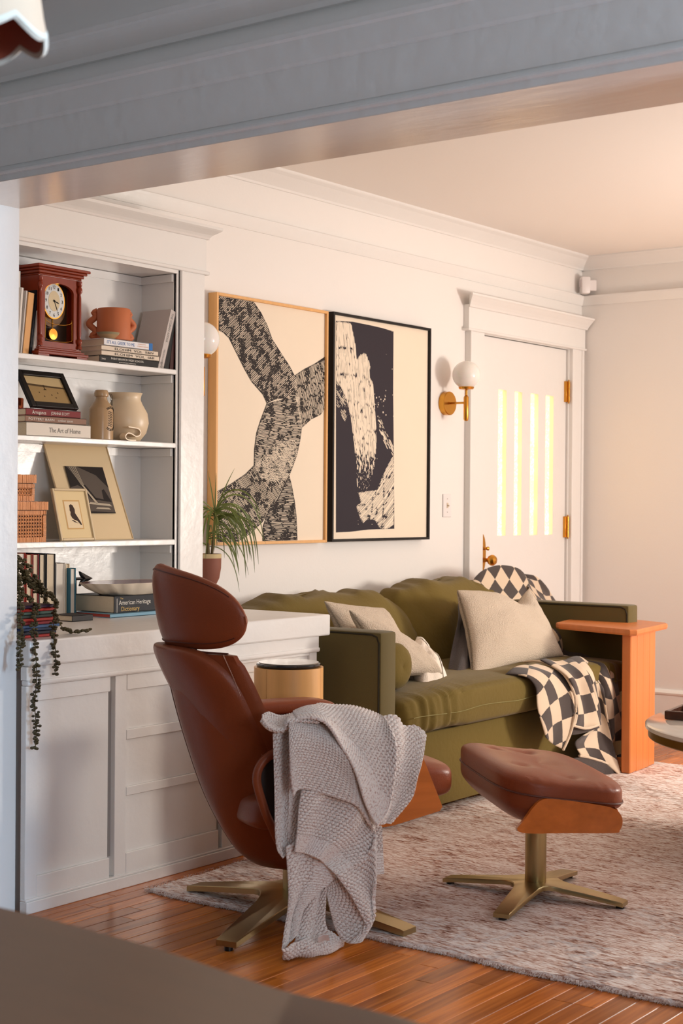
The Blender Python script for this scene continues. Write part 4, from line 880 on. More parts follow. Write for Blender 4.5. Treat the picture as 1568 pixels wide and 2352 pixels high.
# ================================================================ numpy helpers for cloth
def curve(pts, n):
    pts = [tuple(p) for p in pts]
    P_ = np.array(catm(pts, 10, closed=False)) if len(pts) > 2 else np.array(pts, float)
    d = np.r_[0, np.cumsum(np.linalg.norm(np.diff(P_, axis=0), axis=1))]; s = np.linspace(0, d[-1], n)
    return np.stack([np.interp(s, d, P_[:, k]) for k in range(3)], 1)
def coons(T, Bm, L, R, nu, nv):
    T, Bm, L, R = curve(T, nu), curve(Bm, nu), curve(L, nv), curve(R, nv)
    u = np.linspace(0, 1, nu)[None, :, None]; v = np.linspace(0, 1, nv)[:, None, None]
    return (1-v)*T[None]+v*Bm[None]+(1-u)*L[:, None]+u*R[:, None]-((1-u)*(1-v)*T[0]+u*(1-v)*T[-1]+(1-u)*v*Bm[0]+u*v*Bm[-1])
def normals(P):
    du = np.gradient(P, axis=1); dv = np.gradient(P, axis=0); n_ = np.cross(du, dv); n_ /= np.linalg.norm(n_, axis=2, keepdims=True)+1e-12
    return n_
def lens(P):
    U = np.cumsum(np.r_['1', np.zeros((P.shape[0], 1)), np.linalg.norm(np.diff(P, axis=1), axis=2)], axis=1)
    V = np.cumsum(np.r_['0', np.zeros((1, P.shape[1])), np.linalg.norm(np.diff(P, axis=0), axis=2)], axis=0)
    U = U/np.maximum(U[:, -1:], 1e-9)*np.mean(U[:, -1]); V = V/np.maximum(V[-1:], 1e-9)*np.mean(V[-1])
    return U, V
class Cloth:
    def __init__(s): s.v = []; s.q = []; s.uv = []; s.n = 0; s.h = []
    def add(s, P, th=.004, disp=None, uvrot=0., uvoff=(0, 0), toward=None, folds=None):
        nv, nu = P.shape[:2]; N = normals(P)
        if toward is not None and (N.reshape(-1, 3).mean(0) @ np.array(toward)) < 0: N = -N
        if folds is not None:
            u = np.linspace(0, 1, nu)[None, :]; v = np.linspace(0, 1, nv)[:, None]; P = P+N*folds(u, v)[..., None]; N2 = normals(P); 
            if (N2.reshape(-1, 3).mean(0) @ N.reshape(-1, 3).mean(0)) < 0: N2 = -N2
            N = N2
        U, V = lens(P); d = np.zeros((nv, nu)) if disp is None else disp(U, V)
        e = np.minimum(np.minimum(np.arange(nu)[None, :], np.arange(nu)[::-1][None, :])/3., np.minimum(np.arange(nv)[:, None], np.arange(nv)[::-1][:, None])/3.).clip(0, 1)**.5
        t2 = th/2*(.35+.65*e)
        top = P+N*(t2+d*e)[..., None]; bot = P-N*(t2+d*e)[..., None]
        a = s.n; idx = np.arange(nu*nv).reshape(nv, nu)+a; A, B_, C_, D = idx[:-1, :-1], idx[:-1, 1:], idx[1:, 1:], idx[1:, :-1]; o = nu*nv
        q = [np.stack([A, B_, C_, D], -1).reshape(-1, 4), np.stack([D+o, C_+o, B_+o, A+o], -1).reshape(-1, 4)]
        for line in (idx[0, ::-1], idx[-1], idx[:, 0], idx[::-1, -1]): q.append(np.stack([line[:-1], line[1:], line[1:]+o, line[:-1]+o], -1))
        c, sn = math.cos(uvrot), math.sin(uvrot); uv = np.stack([U*c-V*sn+uvoff[0], U*sn+V*c+uvoff[1]], -1).reshape(-1, 2)
        s.h += [d.reshape(-1), d.reshape(-1)]
        s.v += [top.reshape(-1, 3), bot.reshape(-1, 3)]; s.uv += [uv, uv]; s.q += q; s.n += 2*o
    def obj(s, name, m, parent=None, **kw):
        v = np.concatenate(s.v); q = np.concatenate(s.q); uv = np.concatenate(s.uv); mb = B(); mb.v = [tuple(r) for r in v.tolist()]; mb.f = [tuple(r) for r in q.tolist()]
        o_ = mb.obj(name, m, parent, uv=uv, angle=80, **kw)
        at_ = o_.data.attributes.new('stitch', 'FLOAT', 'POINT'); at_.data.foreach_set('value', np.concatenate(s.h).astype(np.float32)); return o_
def nzf(seed, su, sv):
    r = np.random.RandomState(seed); ks = [(r.uniform(.5, 1)*su, r.uniform(-1, 1)*sv, r.uniform(0, 6.28), r.uniform(.5, 1)) for _ in range(7)]
    return lambda u, v: sum(a*np.sin(6.283*(fu*u+fv*v)+ph) for fu, fv, ph, a in ks)/3.5
# ================================================================ RUG
RUGM = bpy.data.materials.new('flecked_wool_rug'); RUGM.use_nodes = True; n, l = nodes(RUGM); pb = n['Principled BSDF']; pb.inputs['Roughness'].default_value = .95; pb.inputs['Specular IOR Level'].default_value = .15
geo = n.new('ShaderNodeNewGeometry')
def nt(sc, stretch, det=4):
    mp = n.new('ShaderNodeMapping'); mp.inputs['Scale'].default_value = stretch; l.new(geo.outputs['Position'], mp.inputs[0]); t = n.new('ShaderNodeTexNoise'); t.inputs['Scale'].default_value = sc; t.inputs['Detail'].default_value = det; t.inputs['Roughness'].default_value = .65; l.new(mp.outputs[0], t.inputs['Vector']); return t.outputs[0]
a1 = nt(1, (30, 240, 40), 3); r1 = n.new('ShaderNodeValToRGB'); e = r1.color_ramp.elements; e[0].position = .33; e[0].color = rgb(120, 78, 60); e[1].position = .62; e[1].color = rgb(250, 242, 238)
for p_, c_ in ((.39, (176, 128, 108)), (.46, (212, 182, 168)), (.53, (234, 216, 208))): q = e.new(p_); q.color = rgb(*c_)
a2 = nt(1, (5, 16, 1)); ad = n.new('ShaderNodeMath'); ad.operation = 'MULTIPLY_ADD'; ad.inputs[1].default_value = .30; l.new(a2, ad.inputs[0]); s2 = n.new('ShaderNodeMath'); s2.operation = 'SUBTRACT'; s2.inputs[1].default_value = .13; l.new(a1, s2.inputs[0]); l.new(s2.outputs[0], ad.inputs[2])
l.new(ad.outputs[0], r1.inputs[0]); l.new(r1.outputs[0], pb.inputs['Base Color'])
bp = n.new('ShaderNodeBump'); bp.inputs['Strength'].default_value = .6; bp.inputs['Distance'].default_value = .004; l.new(nt(1, (60, 260, 60)), bp.inputs['Height']); l.new(bp.outputs[0], pb.inputs['Normal'])
RX0, RX1, RY0, RY1 = -3.215, -.62, 3.348, 6.43
nx_, ny_ = 260, 420
X_, Y_ = np.meshgrid(np.linspace(0, 1, nx_), np.linspace(0, 1, ny_)); rg = np.random.RandomState(2)
xw = RX0+(RX1-RX0)*X_; yw = RY0+(RY1-RY0)*Y_
yw += .006*np.sin(xw*5+1)*(1-Y_)+.004*np.sin(xw*17)*(1-Y_)**6; xw += (.007*np.sin(yw*6)+.004*np.sin(yw*23))*(1-X_)**6
edge = np.minimum(np.minimum(X_*(nx_-1), (1-X_)*(nx_-1)), np.minimum(Y_*(ny_-1), (1-Y_)*(ny_-1)))
zw = .012+.0016*np.sin(2*PI*yw/.0145)+rg.uniform(-.0012, .0012, X_.shape)+.001*np.sin(xw*3+yw*4); zw = np.where(edge < .5, .0015, zw)
mb = B(); mb.v = np.stack([xw, yw, zw], -1).reshape(-1, 3).tolist(); idx = np.arange(nx_*ny_).reshape(ny_, nx_)
mb.f = [tuple(q) for q in np.stack([idx[:-1, :-1], idx[:-1, 1:], idx[1:, 1:], idx[1:, :-1]], -1).reshape(-1, 4).tolist()]
rug = thing('area_rug', 'large flecked rust and cream wool rug on the oak floor', 'rug', ((RX0+RX1)/2, (RY0+RY1)/2, 0))
mb.obj('woven_field', RUGM, rug)
rr = random.Random(9); b = B()
for k in range(5200):
    if k % 5 == 0: x0, y0 = RX0+rr.uniform(-.004, .004), rr.uniform(RY0, 4.2); dx, dy = -1, rr.uniform(-.6, .6)
    else: x0, y0 = rr.uniform(RX0, RX1), RY0+.006*math.sin(0)+rr.uniform(-.004, .006); y0 += .006*math.sin(x0*5+1)+.004*math.sin(x0*17); dx, dy = rr.uniform(-.6, .6), -1
    z0 = rr.uniform(.002, .013); L_ = rr.uniform(.004, .010); w_ = .0012
    b.add([(x0-dy*w_, y0+dx*w_, z0), (x0+dy*w_, y0-dx*w_, z0), (x0+dx*L_, y0+dy*L_, max(.0006, z0-rr.uniform(-.001, .009)))], [(0, 1, 2)])
b.obj('pile_fringe', RUGM, rug, smooth=False, kind='stuff')
RZ = .0135
# ================================================================ SOFA
sf = thing('sofa', 'olive green velvet two-seat sofa with slim square arms along the white wall', 'sofa', (-3.56, 5.44, 0))
SFX = -3.115; SY0, SY1 = 4.415, 6.460; AW = .098
b = B(); b.box(-4.03, SY0+AW, .045, SFX+.004, SY1-AW, .33, .012); b.obj('base', GREEN, sf)
b = B(); b.box(-4.03, SY0+AW, .30, -3.93, SY1-AW, .70, .02); b.obj('back_frame', GREEND, sf)
for k, (ya, yb) in enumerate(((SY0, SY0+AW), (SY1-AW, SY1))):
    b = B(); b.box(-4.03, ya, .045, SFX+.008, yb, .716, .012); arm = b.obj('arm', GREEND, sf)
    for ys_ in (ya+.001, yb-.001):
        b = B(); X1_, Z1_ = SFX-.002, .706; pts = [(-4.02, ys_, Z1_), (X1_-.03, ys_, Z1_), (X1_-.008, ys_, Z1_-.008), (X1_, ys_, Z1_-.03), (X1_, ys_, .05)]
        b.tube(pts, .0038, 6); b.obj('piping', PIPING, arm)
for x_, y_ in ((-3.98, SY0+.05), (SFX-.05, SY0+.05), (-3.98, SY1-.05), (SFX-.05, SY1-.05)):
    b = B(); b.lathe([(.018, 0), (.024, .05)], (x_, y_, .0005 if x_ < -3.3 else RZ), 14); b.obj('foot', BLACK, sf)
def wr(p, seed, a, sc, ani=(1, 1, 1)): return a*noise.noise(Vector((p.x*sc*ani[0]+seed, p.y*sc*ani[1], p.z*sc*ani[2])))
# seat cushion with gathered front
ym = (SY0+SY1)/2; hy = (SY1-SY0)/2-AW+.004
def seatf(p):
    q = p.copy(); fr = max(0., min(1, (q.x-.20)/.14)); s_ = q.z/.085
    q.z += .018*(1-(q.y/hy)**4)*(1 if s_ > 0 else .1)*(.6+.4*math.cos(q.x*3))
    gather = (.0038*math.sin(q.y*74+2.2*math.sin(q.y*9))+.003*math.sin(q.y*131+q.z*12)+.004*noise.noise(Vector((q.y*30, q.z*4, 1))))*fr
    q.x += gather+.003*math.cos(q.z*60)*fr; q.z += gather*.7*(1 if s_ > 0 else 0)
    q += Vector((0, 0, wr(q, 3, .008, 5)))
    return q
b = B(); b.sq((-3.40, ym, .402), (.345, hy, .078), .34, .16, 420, 36, fn=seatf); cu = b.obj('seat_cushion', GREEN, sf)
b = B(); b.tube([(SFX+.064+.002*math.sin(y_*30), y_, .402+.004*math.sin(y_*14)) for y_ in np.linspace(SY0+AW+.03, SY1-AW-.05, 90)], .0016, 5); b.obj('seam', plain('pale_olive_seam', rgb(140, 130, 84), .9), cu)
for k, (ya, yb, zt, sd) in enumerate(((4.47, 5.56, .800, 1.), (5.48, 6.385, .822, 5.))):
    hy_, cy_ = (yb-ya)/2, (ya+yb)/2; hz_ = (zt-.43)/2
    def bk(p, hy_=hy_, hz_=hz_, sd=sd):
        q = p.copy(); u, w_ = q.y/hy_, q.z/hz_
        q.x *= (1-.35*max(0, w_)**2)*(.55+.45*(1-abs(u)**3)); q.z += -.02*(1-abs(u)**2)*0+(-.035*abs(u)**5 if w_ > 0 else 0)
        q.x += -.075*(w_)                      # leans back
        top = max(0, w_-.1); q.z += .010*math.sin(q.y*23+sd)*top+.004*math.sin(q.y*61+q.x*14)*top; q.x += (.010*math.sin(q.y*34+5*q.z+sd)+.006*math.sin(q.y*70+sd))*top*(1-abs(u))
        q.x += wr(q, sd, .022, 4.5, (1, 1, .7))+wr(q, sd+9, .010, 11, (1, 1, .5))
        return q
    b = B(); b.sq((-3.79, cy_, .43+hz_), (.155, hy_, hz_), .46, .34, 120, 64, fn=bk); b.obj('back_cushion', GREEN, sf)
b = B()
def bol(p): q = p.copy(); r_ = math.hypot(q.y, q.z); return q+Vector((.004*math.cos(math.atan2(q.z, q.y)*24)*(1 if abs(q.x) > .2 else .1), 0, 0))
b.sq((-3.40, 4.607, .578), (.265, .087, .087), .22, 1, 40, 30, M=Matrix.Identity(4), fn=None)
b = B(); prof = [(0, -.262), (.02, -.268), (.05, -.264), (.075, -.252), (.086, -.235), (.088, -.20), (.088, .20), (.086, .235), (.075, .252), (.05, .264), (.02, .268), (0, .262)]
b.lathe(prof, n=44, M=Matrix.Translation((-3.43, 4.640, .572)) @ Matrix.Rotation(PI/2, 4, 'Y'), wave=lambda a, i: 1+(.05*abs(math.sin(a*11)) if i in (2, 9) else 0))
o = b.obj('bolster_cushion', GREEN, None); tag(o, 'olive green round bolster against the near sofa arm', 'cushion')
# ================================================================ CUSHIONS
def pillow(label, TL, TR, BR, BL, T, m, group=None, band=None, seed=0., dip=0.):
    TL, TR, BR, BL = map(Vector, (TL, TR, BR, BL)); nn = ((TR-TL).cross(BL-TL)).normalized(); nn = nn if nn.x > 0 else -nn; c = (TL+TR+BR+BL)/4
    N = 34; top, bot = [], []; 
    for j in range(N+1):
        for i in range(N+1):
            u, v = math.sin((i/N-.5)*PI), math.sin((j/N-.5)*PI)
            uu = u*(1-.10*(1-v*v)); vv = v*(1-.10*(1-u*u))
            a, e_ = (uu+1)/2, (vv+1)/2
            p = (TL*(1-a)+TR*a)*(1-e_)+(BL*(1-a)+BR*a)*e_+Vector((0, 0, -dip*math.exp(-((u-.42)/.42)**2)*((1-v)/2)**3))
            h_ = T/2*max(0, (1-u**2)*(1-v**2))**.42; w_ = 1+.25*noise.noise(Vector((u*1.6+seed, v*1.6, seed))); w_ *= 1+.10*noise.noise(Vector((u*5, v*5, seed+4)))
            top.append(p+nn*h_*w_); bot.append(p-nn*h_*w_)
    fs = []; n1 = N+1; o_ = n1*n1
    for j in range(N):
        for i in range(N): a = j*n1+i; fs += [(a, a+1, a+n1+1, a+n1), (o_+a+n1, o_+a+n1+1, o_+a+1, o_+a)]
    ring = [i for i in range(N)]+[N+n1*j for j in range(N)]+[N*n1+N-i for i in range(N)]+[(N-j)*n1 for j in range(N)]
    for k in range(len(ring)): a, c_ = ring[k], ring[(k+1) % len(ring)]; fs.append((a, o_+a, o_+c_, c_))
    mb = B(); mb.add(top+bot, fs); o = mb.obj('throw_pillow', m, angle=180); tag(o, label, 'cushion', group)
    return o, top, n1
pillow('cream boucle pillow at the left end, farther of the two behind the near arm', (-3.555, 4.672, .795), (-3.58, 5.10, .745), (-3.40, 5.08, .53), (-3.38, 4.68, .52), .13, BOUCLE, seed=1)
pillow('cream boucle pillow at the left end, nearer of the two behind the near arm', AX(801, 1401, -3.42), AX(932, 1484, -3.40), (-3.24, 5.02, .51), (-3.25, 4.70, .52), .13, BOUCLE, seed=3)
po, top, n1 = pillow('cream linen pillow with a white embroidered border next to the bolster', AX(922, 1500, -3.40), AX(956, 1464, -3.44), AX(1034, 1592, -3.25), AX(966, 1604, -3.22), .15, LINEN, seed=6)
pw = WLOC[po.name]; b = B()
ew = mat('white_embroidery', rgb(242, 234, 222), .95, bump=1., bscale=60)
P_ = [[Vector(top[j*n1+i])+Vector((.002, .002, .002)) for i in range(22, n1-1)] for j in range(1, n1-1)]
b.sheet(P_, .002); b.obj('embroidered_border', ew, po)
pillow('large square cream boucle pillow leaning on the checked throw', AX(1049, 1356, -3.53), AX(1214, 1346, -3.53), AX(1294, 1507, -3.30), AX(1084, 1563, -3.27), .17, BOUCLE, seed=8, dip=.085)
# ================================================================ CHECKED THROW
CHK = bpy.data.materials.new('checked_fleece'); CHK.use_nodes = True; n, l = nodes(CHK); pb = n['Principled BSDF']; pb.inputs['Roughness'].default_value = .95; pb.inputs['Sheen Weight'].default_value = .3
uvn = n.new('ShaderNodeUVMap'); nz = n.new('ShaderNodeTexNoise'); nz.inputs['Scale'].default_value = 260; l.new(uvn.outputs[0], nz.inputs['Vector'])
vs_ = n.new('ShaderNodeVectorMath'); vs_.operation = 'SCALE'; vs_.inputs['Scale'].default_value = .006; l.new(nz.outputs['Color'], vs_.inputs[0])
va = n.new('ShaderNodeVectorMath'); va.operation = 'ADD'; l.new(uvn.outputs[0], va.inputs[0]); l.new(vs_.outputs[0], va.inputs[1])
ch = n.new('ShaderNodeTexChecker'); ch.inputs['Scale'].default_value = 1/.090; ch.inputs['Color1'].default_value = rgb(226, 202, 174); ch.inputs['Color2'].default_value = rgb(62, 50, 46)
l.new(va.outputs[0], ch.inputs['Vector']); l.new(ch.outputs['Color'], pb.inputs['Base Color'])
bp = n.new('ShaderNodeBump'); bp.inputs['Strength'].default_value = .7; bp.inputs['Distance'].default_value = .003; nz2 = n.new('ShaderNodeTexNoise'); nz2.inputs['Scale'].default_value = 500; l.new(uvn.outputs[0], nz2.inputs['Vector']); l.new(nz2.outputs[0], bp.inputs['Height']); l.new(bp.outputs[0], pb.inputs['Normal'])
DARKF = mat('dark_brown_fleece', rgb(62, 50, 46), .95, bump=.5, bscale=300, sheen=.2)
CREAMF = mat('cream_fleece', rgb(226, 202, 174), .95, bump=.6, bscale=260, sheen=.3)
ctw = thing('checked_throw', 'dark brown and cream checkered fleece throw draped over the sofa right end', 'blanket', (-3.3, 5.9, .0))
def PX(lst, X): return [AX(a, c, X if len(r) == 0 else r[0]) for a, c, *r in lst]
def vlen(T, B_, L, R, X, nu=50, nv=50): return coons(PX(T, X), PX(B_, X), PX(L, X), PX(R, X), nu, nv)
cl = Cloth(); tw = (1, -.3, .3)
cl.add(vlen([(1066, 1362), (1085, 1333), (1110, 1309), (1148, 1298), (1190, 1306), (1210, 1328), (1217, 1346)], [(1068, 1470, -3.62), (1130, 1470, -3.6), (1240, 1455, -3.6)],
            [(1066, 1362), (1056, 1400, -3.74), (1068, 1470, -3.62)], [(1217, 1346), (1232, 1400, -3.74), (1240, 1455, -3.6)], -3.80), .007, uvrot=.78, uvoff=(.02, .01), toward=tw, folds=lambda u, v: .006*np.sin(9*u+3*v)*np.minimum(1, v*3))
cl.add(vlen([(1202, 1318), (1226, 1323), (1252, 1347), (1285, 1386), (1316, 1412, -3.6)], [(1216, 1346, -3.74), (1238, 1400, -3.68), (1262, 1440, -3.6), (1268, 1442, -3.58)],
            [(1202, 1318), (1209, 1332), (1216, 1346, -3.74)], [(1316, 1412, -3.6), (1290, 1424, -3.59), (1268, 1442, -3.58)], -3.82), .007, uvrot=.78, uvoff=(.05, .02), toward=tw, folds=lambda u, v: .008*np.sin(8*u+5*v))
cl.add(vlen([(1262, 1436, -3.52), (1300, 1436), (1352, 1458)], [(1276, 1500, -3.42), (1310, 1505), (1348, 1482)], [(1262, 1436, -3.52), (1268, 1470), (1276, 1500, -3.42)], [(1352, 1458), (1350, 1470), (1348, 1482)], -3.46, 30, 20), .007, uvrot=.6, toward=tw)
# seat and the front drops
cl.add(vlen([(1085, 1566, -3.34), (1150, 1554, -3.34), (1220, 1530, -3.36), (1300, 1508, -3.38), (1360, 1512, -3.36), (1405, 1534, -3.3)], [(1120, 1572, -3.16), (1170, 1556, -3.12), (1240, 1545), (1300, 1540), (1360, 1545), (1408, 1565)],
            [(1085, 1566, -3.34), (1100, 1572, -3.25), (1120, 1572, -3.16)], [(1405, 1534, -3.3), (1408, 1548, -3.2), (1408, 1565)], -3.10, 80, 30), .008, uvrot=.5, toward=(0, 0, 1), folds=lambda u, v: .008*np.sin(22*u+2*v)+.005)
cl.add(vlen([(1340, 1516, -3.16), (1385, 1524), (1412, 1550)], [(1395, 1705), (1410, 1705), (1424, 1700)], [(1340, 1516, -3.16), (1372, 1560), (1385, 1630), (1395, 1705)], [(1412, 1550), (1420, 1600), (1424, 1650), (1424, 1700)], -3.06, 40, 70), .007, uvrot=.35, toward=tw, folds=lambda u, v: .008*np.sin(7*u))
cl.add(vlen([(1300, 1514, -3.14), (1340, 1512, -3.12), (1376, 1530, -3.09)], [(1330, 1736), (1380, 1748), (1424, 1788, -2.985)], [(1300, 1514, -3.14), (1345, 1548), (1363, 1610), (1368, 1660), (1330, 1690), (1315, 1708), (1330, 1736)], [(1376, 1530, -3.09), (1386, 1590), (1398, 1660), (1404, 1715), (1424, 1788, -2.985)], -3.035, 50, 90), .008, uvrot=.16, uvoff=(.0, .03), toward=tw, folds=lambda u, v: .010*np.sin(6*u+2*v))
cl.add(vlen([(1238, 1520, -3.14), (1272, 1514, -3.13), (1312, 1520, -3.11)], [(1312, 1664), (1345, 1672), (1375, 1664)], [(1238, 1520, -3.14), (1298, 1556), (1316, 1600), (1320, 1635), (1312, 1664)], [(1312, 1520, -3.11), (1345, 1548), (1361, 1600), (1375, 1664)], -3.02, 50, 70), .008, uvrot=.12, uvoff=(.03, .03), toward=tw, folds=lambda u, v: .010*np.sin(7*u+1))
cl.add(vlen([(1160, 1549, -3.13), (1198, 1530, -3.13), (1236, 1520, -3.12)], [(1249, 1694), (1272, 1708), (1293, 1723)], [(1160, 1549, -3.13), (1205, 1556, -3.05), (1226, 1580, -3.03), (1230, 1630), (1249, 1694)], [(1236, 1520, -3.12), (1292, 1545, -3.05), (1318, 1592), (1321, 1640), (1293, 1723)], -3.01, 50, 80), .008, uvrot=.42, uvoff=(.02, .0), toward=tw, folds=lambda u, v: .010*np.sin(5*u+2*v))
cl.obj('checked_fleece', CHK, ctw)
cl = Cloth()  # plain dark fleece, with shade under the table and in folds coloured in
cl.add(vlen([(1052, 1388, -3.68), (1062, 1386, -3.66), (1072, 1396, -3.6)], [(1040, 1570, -3.32), (1066, 1574, -3.27), (1092, 1568, -3.25)], [(1052, 1388, -3.68), (1047, 1440), (1036, 1500, -3.42), (1029, 1545, -3.36), (1040, 1570, -3.32)], [(1072, 1396, -3.6), (1080, 1460), (1086, 1510, -3.38), (1092, 1568, -3.25)], -3.50, 30, 60), .008, toward=tw, folds=lambda u, v: .012*np.sin(9*u+5*v))
cl.add(vlen([(1262, 1436, -3.53), (1330, 1430, -3.5), (1425, 1440, -3.3)], [(1290, 1512, -3.42), (1350, 1520, -3.3), (1425, 1560, -3.12)], [(1262, 1436, -3.53), (1276, 1480), (1290, 1512, -3.42)], [(1425, 1440, -3.3), (1425, 1500, -3.2), (1425, 1560, -3.12)], -3.47, 30, 30), .008, toward=tw, folds=lambda u, v: .010*np.sin(9*u+5*v))
cl.add(vlen([(1282, 1752), (1330, 1740), (1385, 1752), (1425, 1786, -2.99)], [(1284, 1755), (1335, 1780), (1385, 1791), (1424, 1789, -2.98)], [(1282, 1752), (1283, 1754)], [(1425, 1786, -2.99), (1424, 1789, -2.98)], -3.02, 30, 16), .006, toward=tw)
cl.add(vlen([(1316, 1668), (1340, 1675), (1374, 1664)], [(1313, 1688), (1338, 1684), (1376, 1672)], [(1316, 1668), (1313, 1688)], [(1374, 1664), (1376, 1672)], -3.028, 24, 12), .006, toward=tw)
cl.obj('dark_underside', DARKF, ctw, kind='stuff')
b = B()
for pts, X in (([(1085, 1566, -3.335), (1150, 1550, -3.33), (1195, 1524, -3.3), (1240, 1520, -3.15), (1290, 1545, -3.04), (1318, 1592, -3.0), (1322, 1636, -3.0)], -3.1), ([(1293, 1723), (1310, 1684), (1321, 1640)], -3.0), ([(1425, 1788, -2.98), (1400, 1758), (1360, 1742), (1330, 1736)], -3.02), ([(1268, 1440, -3.57), (1285, 1412, -3.575), (1296, 1404, -3.58), (1302, 1416, -3.575), (1316, 1412, -3.59)], -3.57), ([(1041, 1571, -3.3), (1062, 1574, -3.26), (1092, 1568, -3.24), (1112, 1570, -3.2)], -3.3), ([(1312, 1665), (1345, 1673), (1375, 1665)], -3.01)):
    c_ = curve(PX(pts, X), 50); b.tube([Vector(q) for q in c_], .0055, 7)
b.obj('cream_hem', CREAMF, ctw, kind='stuff')
# ================================================================ SIDE TABLE (cherry, cantilevered top)
stt = thing('side_table', 'cherry wood C-shaped side table with its top reaching over the sofa', 'side table', (-2.97, 6.2, 0))
TA, TB2, TC, TD = AZ(1458, 1448, .637), AZ(1537, 1431, .637), AZ(1352, 1412, .637), AZ(1272, 1431, .637)
sgx = (TA-TD); 
pl = [Vector((p.x, p.y)) for p in (TA, TB2, TC, TD)]
TAc, TBc, TCc, TDc = (-2.905, 6.000), (-2.945, 6.455), (-3.42, 6.54), (-3.36, 6.13)
def chamf(poly, c):
    out = []; m = len(poly)
    for i in range(m):
        p, a, d = Vector(poly[i]), Vector(poly[i-1]), Vector(poly[(i+1) % m]); out += [tuple(p+(a-p).normalized()*c), tuple(p+(d-p).normalized()*c)]
    return out
print('side table top', [tuple(round(v, 3) for v in p) for p in (TA, TB2, TC, TD)])
quad = [(TA.x, TA.y), (TB2.x, TB2.y), (TC.x, TC.y), (TD.x, TD.y)]
cc = chamf(quad, .028); cin = chamf([tuple(Vector(q)*.985+Vector((-3.18, 6.2))*.015) for q in quad], .028)
b = B(); b.loft([[(x_, y_, .612) for x_, y_ in cin], [(x_, y_, .620) for x_, y_ in cc], [(x_, y_, .632) for x_, y_ in cc], [(x_, y_, .6375) for x_, y_ in cin]]); b.obj('table_top', TAB, stt, smooth=False)
M = Matrix.Translation((-2.962, 6.045, RZ)) @ Matrix.Rotation(math.radians(5), 4, 'Z')
for k in range(4):
    b = B(); b.box(-.021, .002+k*.075, 0, .021, .0766+k*.075, .599, .004 if k in (0, 3) else .0012, M=M); b.obj('leg_board', TAB, stt, smooth=False)
b = B(); b.box(-.030, .05, .597, .030, .255, .613, .003, M=M); b.obj('top_rail', TAB, stt, smooth=False)
b = B(); M2 = Matrix.Translation((-2.962, 6.045, RZ)) @ Matrix.Rotation(math.radians(5), 4, 'Z')
b.box(-.30, .03, 0, -.022, .27, .022, .004, M=M2); b.obj('foot_board', TAB, stt, smooth=False)
# ================================================================ COFFEE TABLE
ccx, ccy = -1.820, 5.142
ct_ = thing('coffee_table', 'round coffee table with a white marble top and brass rim at the right edge', 'table', (ccx, ccy, 0))
b = B(); b.lathe([(0, .402), (.556, .402), (.562, .406), (.562, .418), (.556, .423), (0, .423)], (ccx, ccy, 0), 96); b.obj('marble_top', MARBLE, ct_)
b = B(); b.lathe([(.50, .372), (.548, .372), (.552, .376), (.552, .402), (.50, .402)], (ccx, ccy, 0), 96); b.obj('brass_rim', mat('aged_brass', rgb(140, 104, 56), .35, 1.), ct_)
b = B(); b.lathe([(.20, RZ), (.20, .03), (.05, .05), (.045, .36), (.12, .395), (0, .40)], (ccx, ccy, 0), 40); b.obj('pedestal', MATS['aged_brass'], ct_)
tp = thing('resin_tray', 'dark brown marbled resin tray on the marble coffee table', 'tray', (-2.17, 5.02, .423))
M = Matrix.Translation(AZ(1525, 1652, .424)) @ Matrix.Rotation(math.radians(8), 4, 'Z')
RES = mat('tortoise_resin', rgb(70, 44, 34), .15, var=.5, vscale=18)
b = B(); b.box(0, 0, 0, .30, .012, .030, .003, M=M); b.box(0, .19, 0, .30, .202, .030, .003, M=M); b.box(0, .012, 0, .012, .19, .030, .003, M=M); b.box(.288, .012, 0, .30, .19, .030, .003, M=M); b.obj('tray_rim', RES, tp, smooth=False)
B().box(.004, .004, 0, .296, .198, .006, M=M).obj('tray_floor', RES, tp, smooth=False)
# ================================================================ PINE PEDESTAL
sx, sy_, sr = -3.122, 3.915, .113
pd = thing('pine_pedestal', 'pale pine cylinder stool with a black disc top by the cabinet', 'stool', (sx, sy_, 0))
va_ = math.atan2(sy_, sx)+PI    # direction towards the camera
bd = [math.radians(d) for d in (-39, 66, 150, 235, 321)]
for k in range(4):
    a0_, a1_ = bd[k], bd[k+1]; nn_ = max(6, int((a1_-a0_)/.09)); ring = []
    def pt_(a, r): aa = va_+a; return (sx+r*math.cos(aa), sy_+r*math.sin(aa))
    outer = [pt_(a, sr) for a in np.linspace(a0_+.006, a1_-.006, nn_)]; inner = [pt_(a, sr-.02) for a in np.linspace(a1_-.006, a0_+.006, nn_)]
    B().prism(outer+inner, RZ, .636, 'z').obj('stave', PINE, pd, angle=30)
b = B(); b.lathe([(.0, .600), (.094, .600), (.096, .634), (.104, .638), (.106, .643), (.104, .648), (.098, .650), (0, .650)], (sx, sy_, 0), 56); b.obj('black_disc', mat('black_lacquer', rgb(26, 24, 24), .12), pd)
b = B(); b.lathe([(.098, .650), (.098, .652), (0, .653)], (sx, sy_, 0), 56); b.obj('stone_inlay', mat('grey_onyx', rgb(150, 140, 126), .15, var=.3, vscale=14), pd)
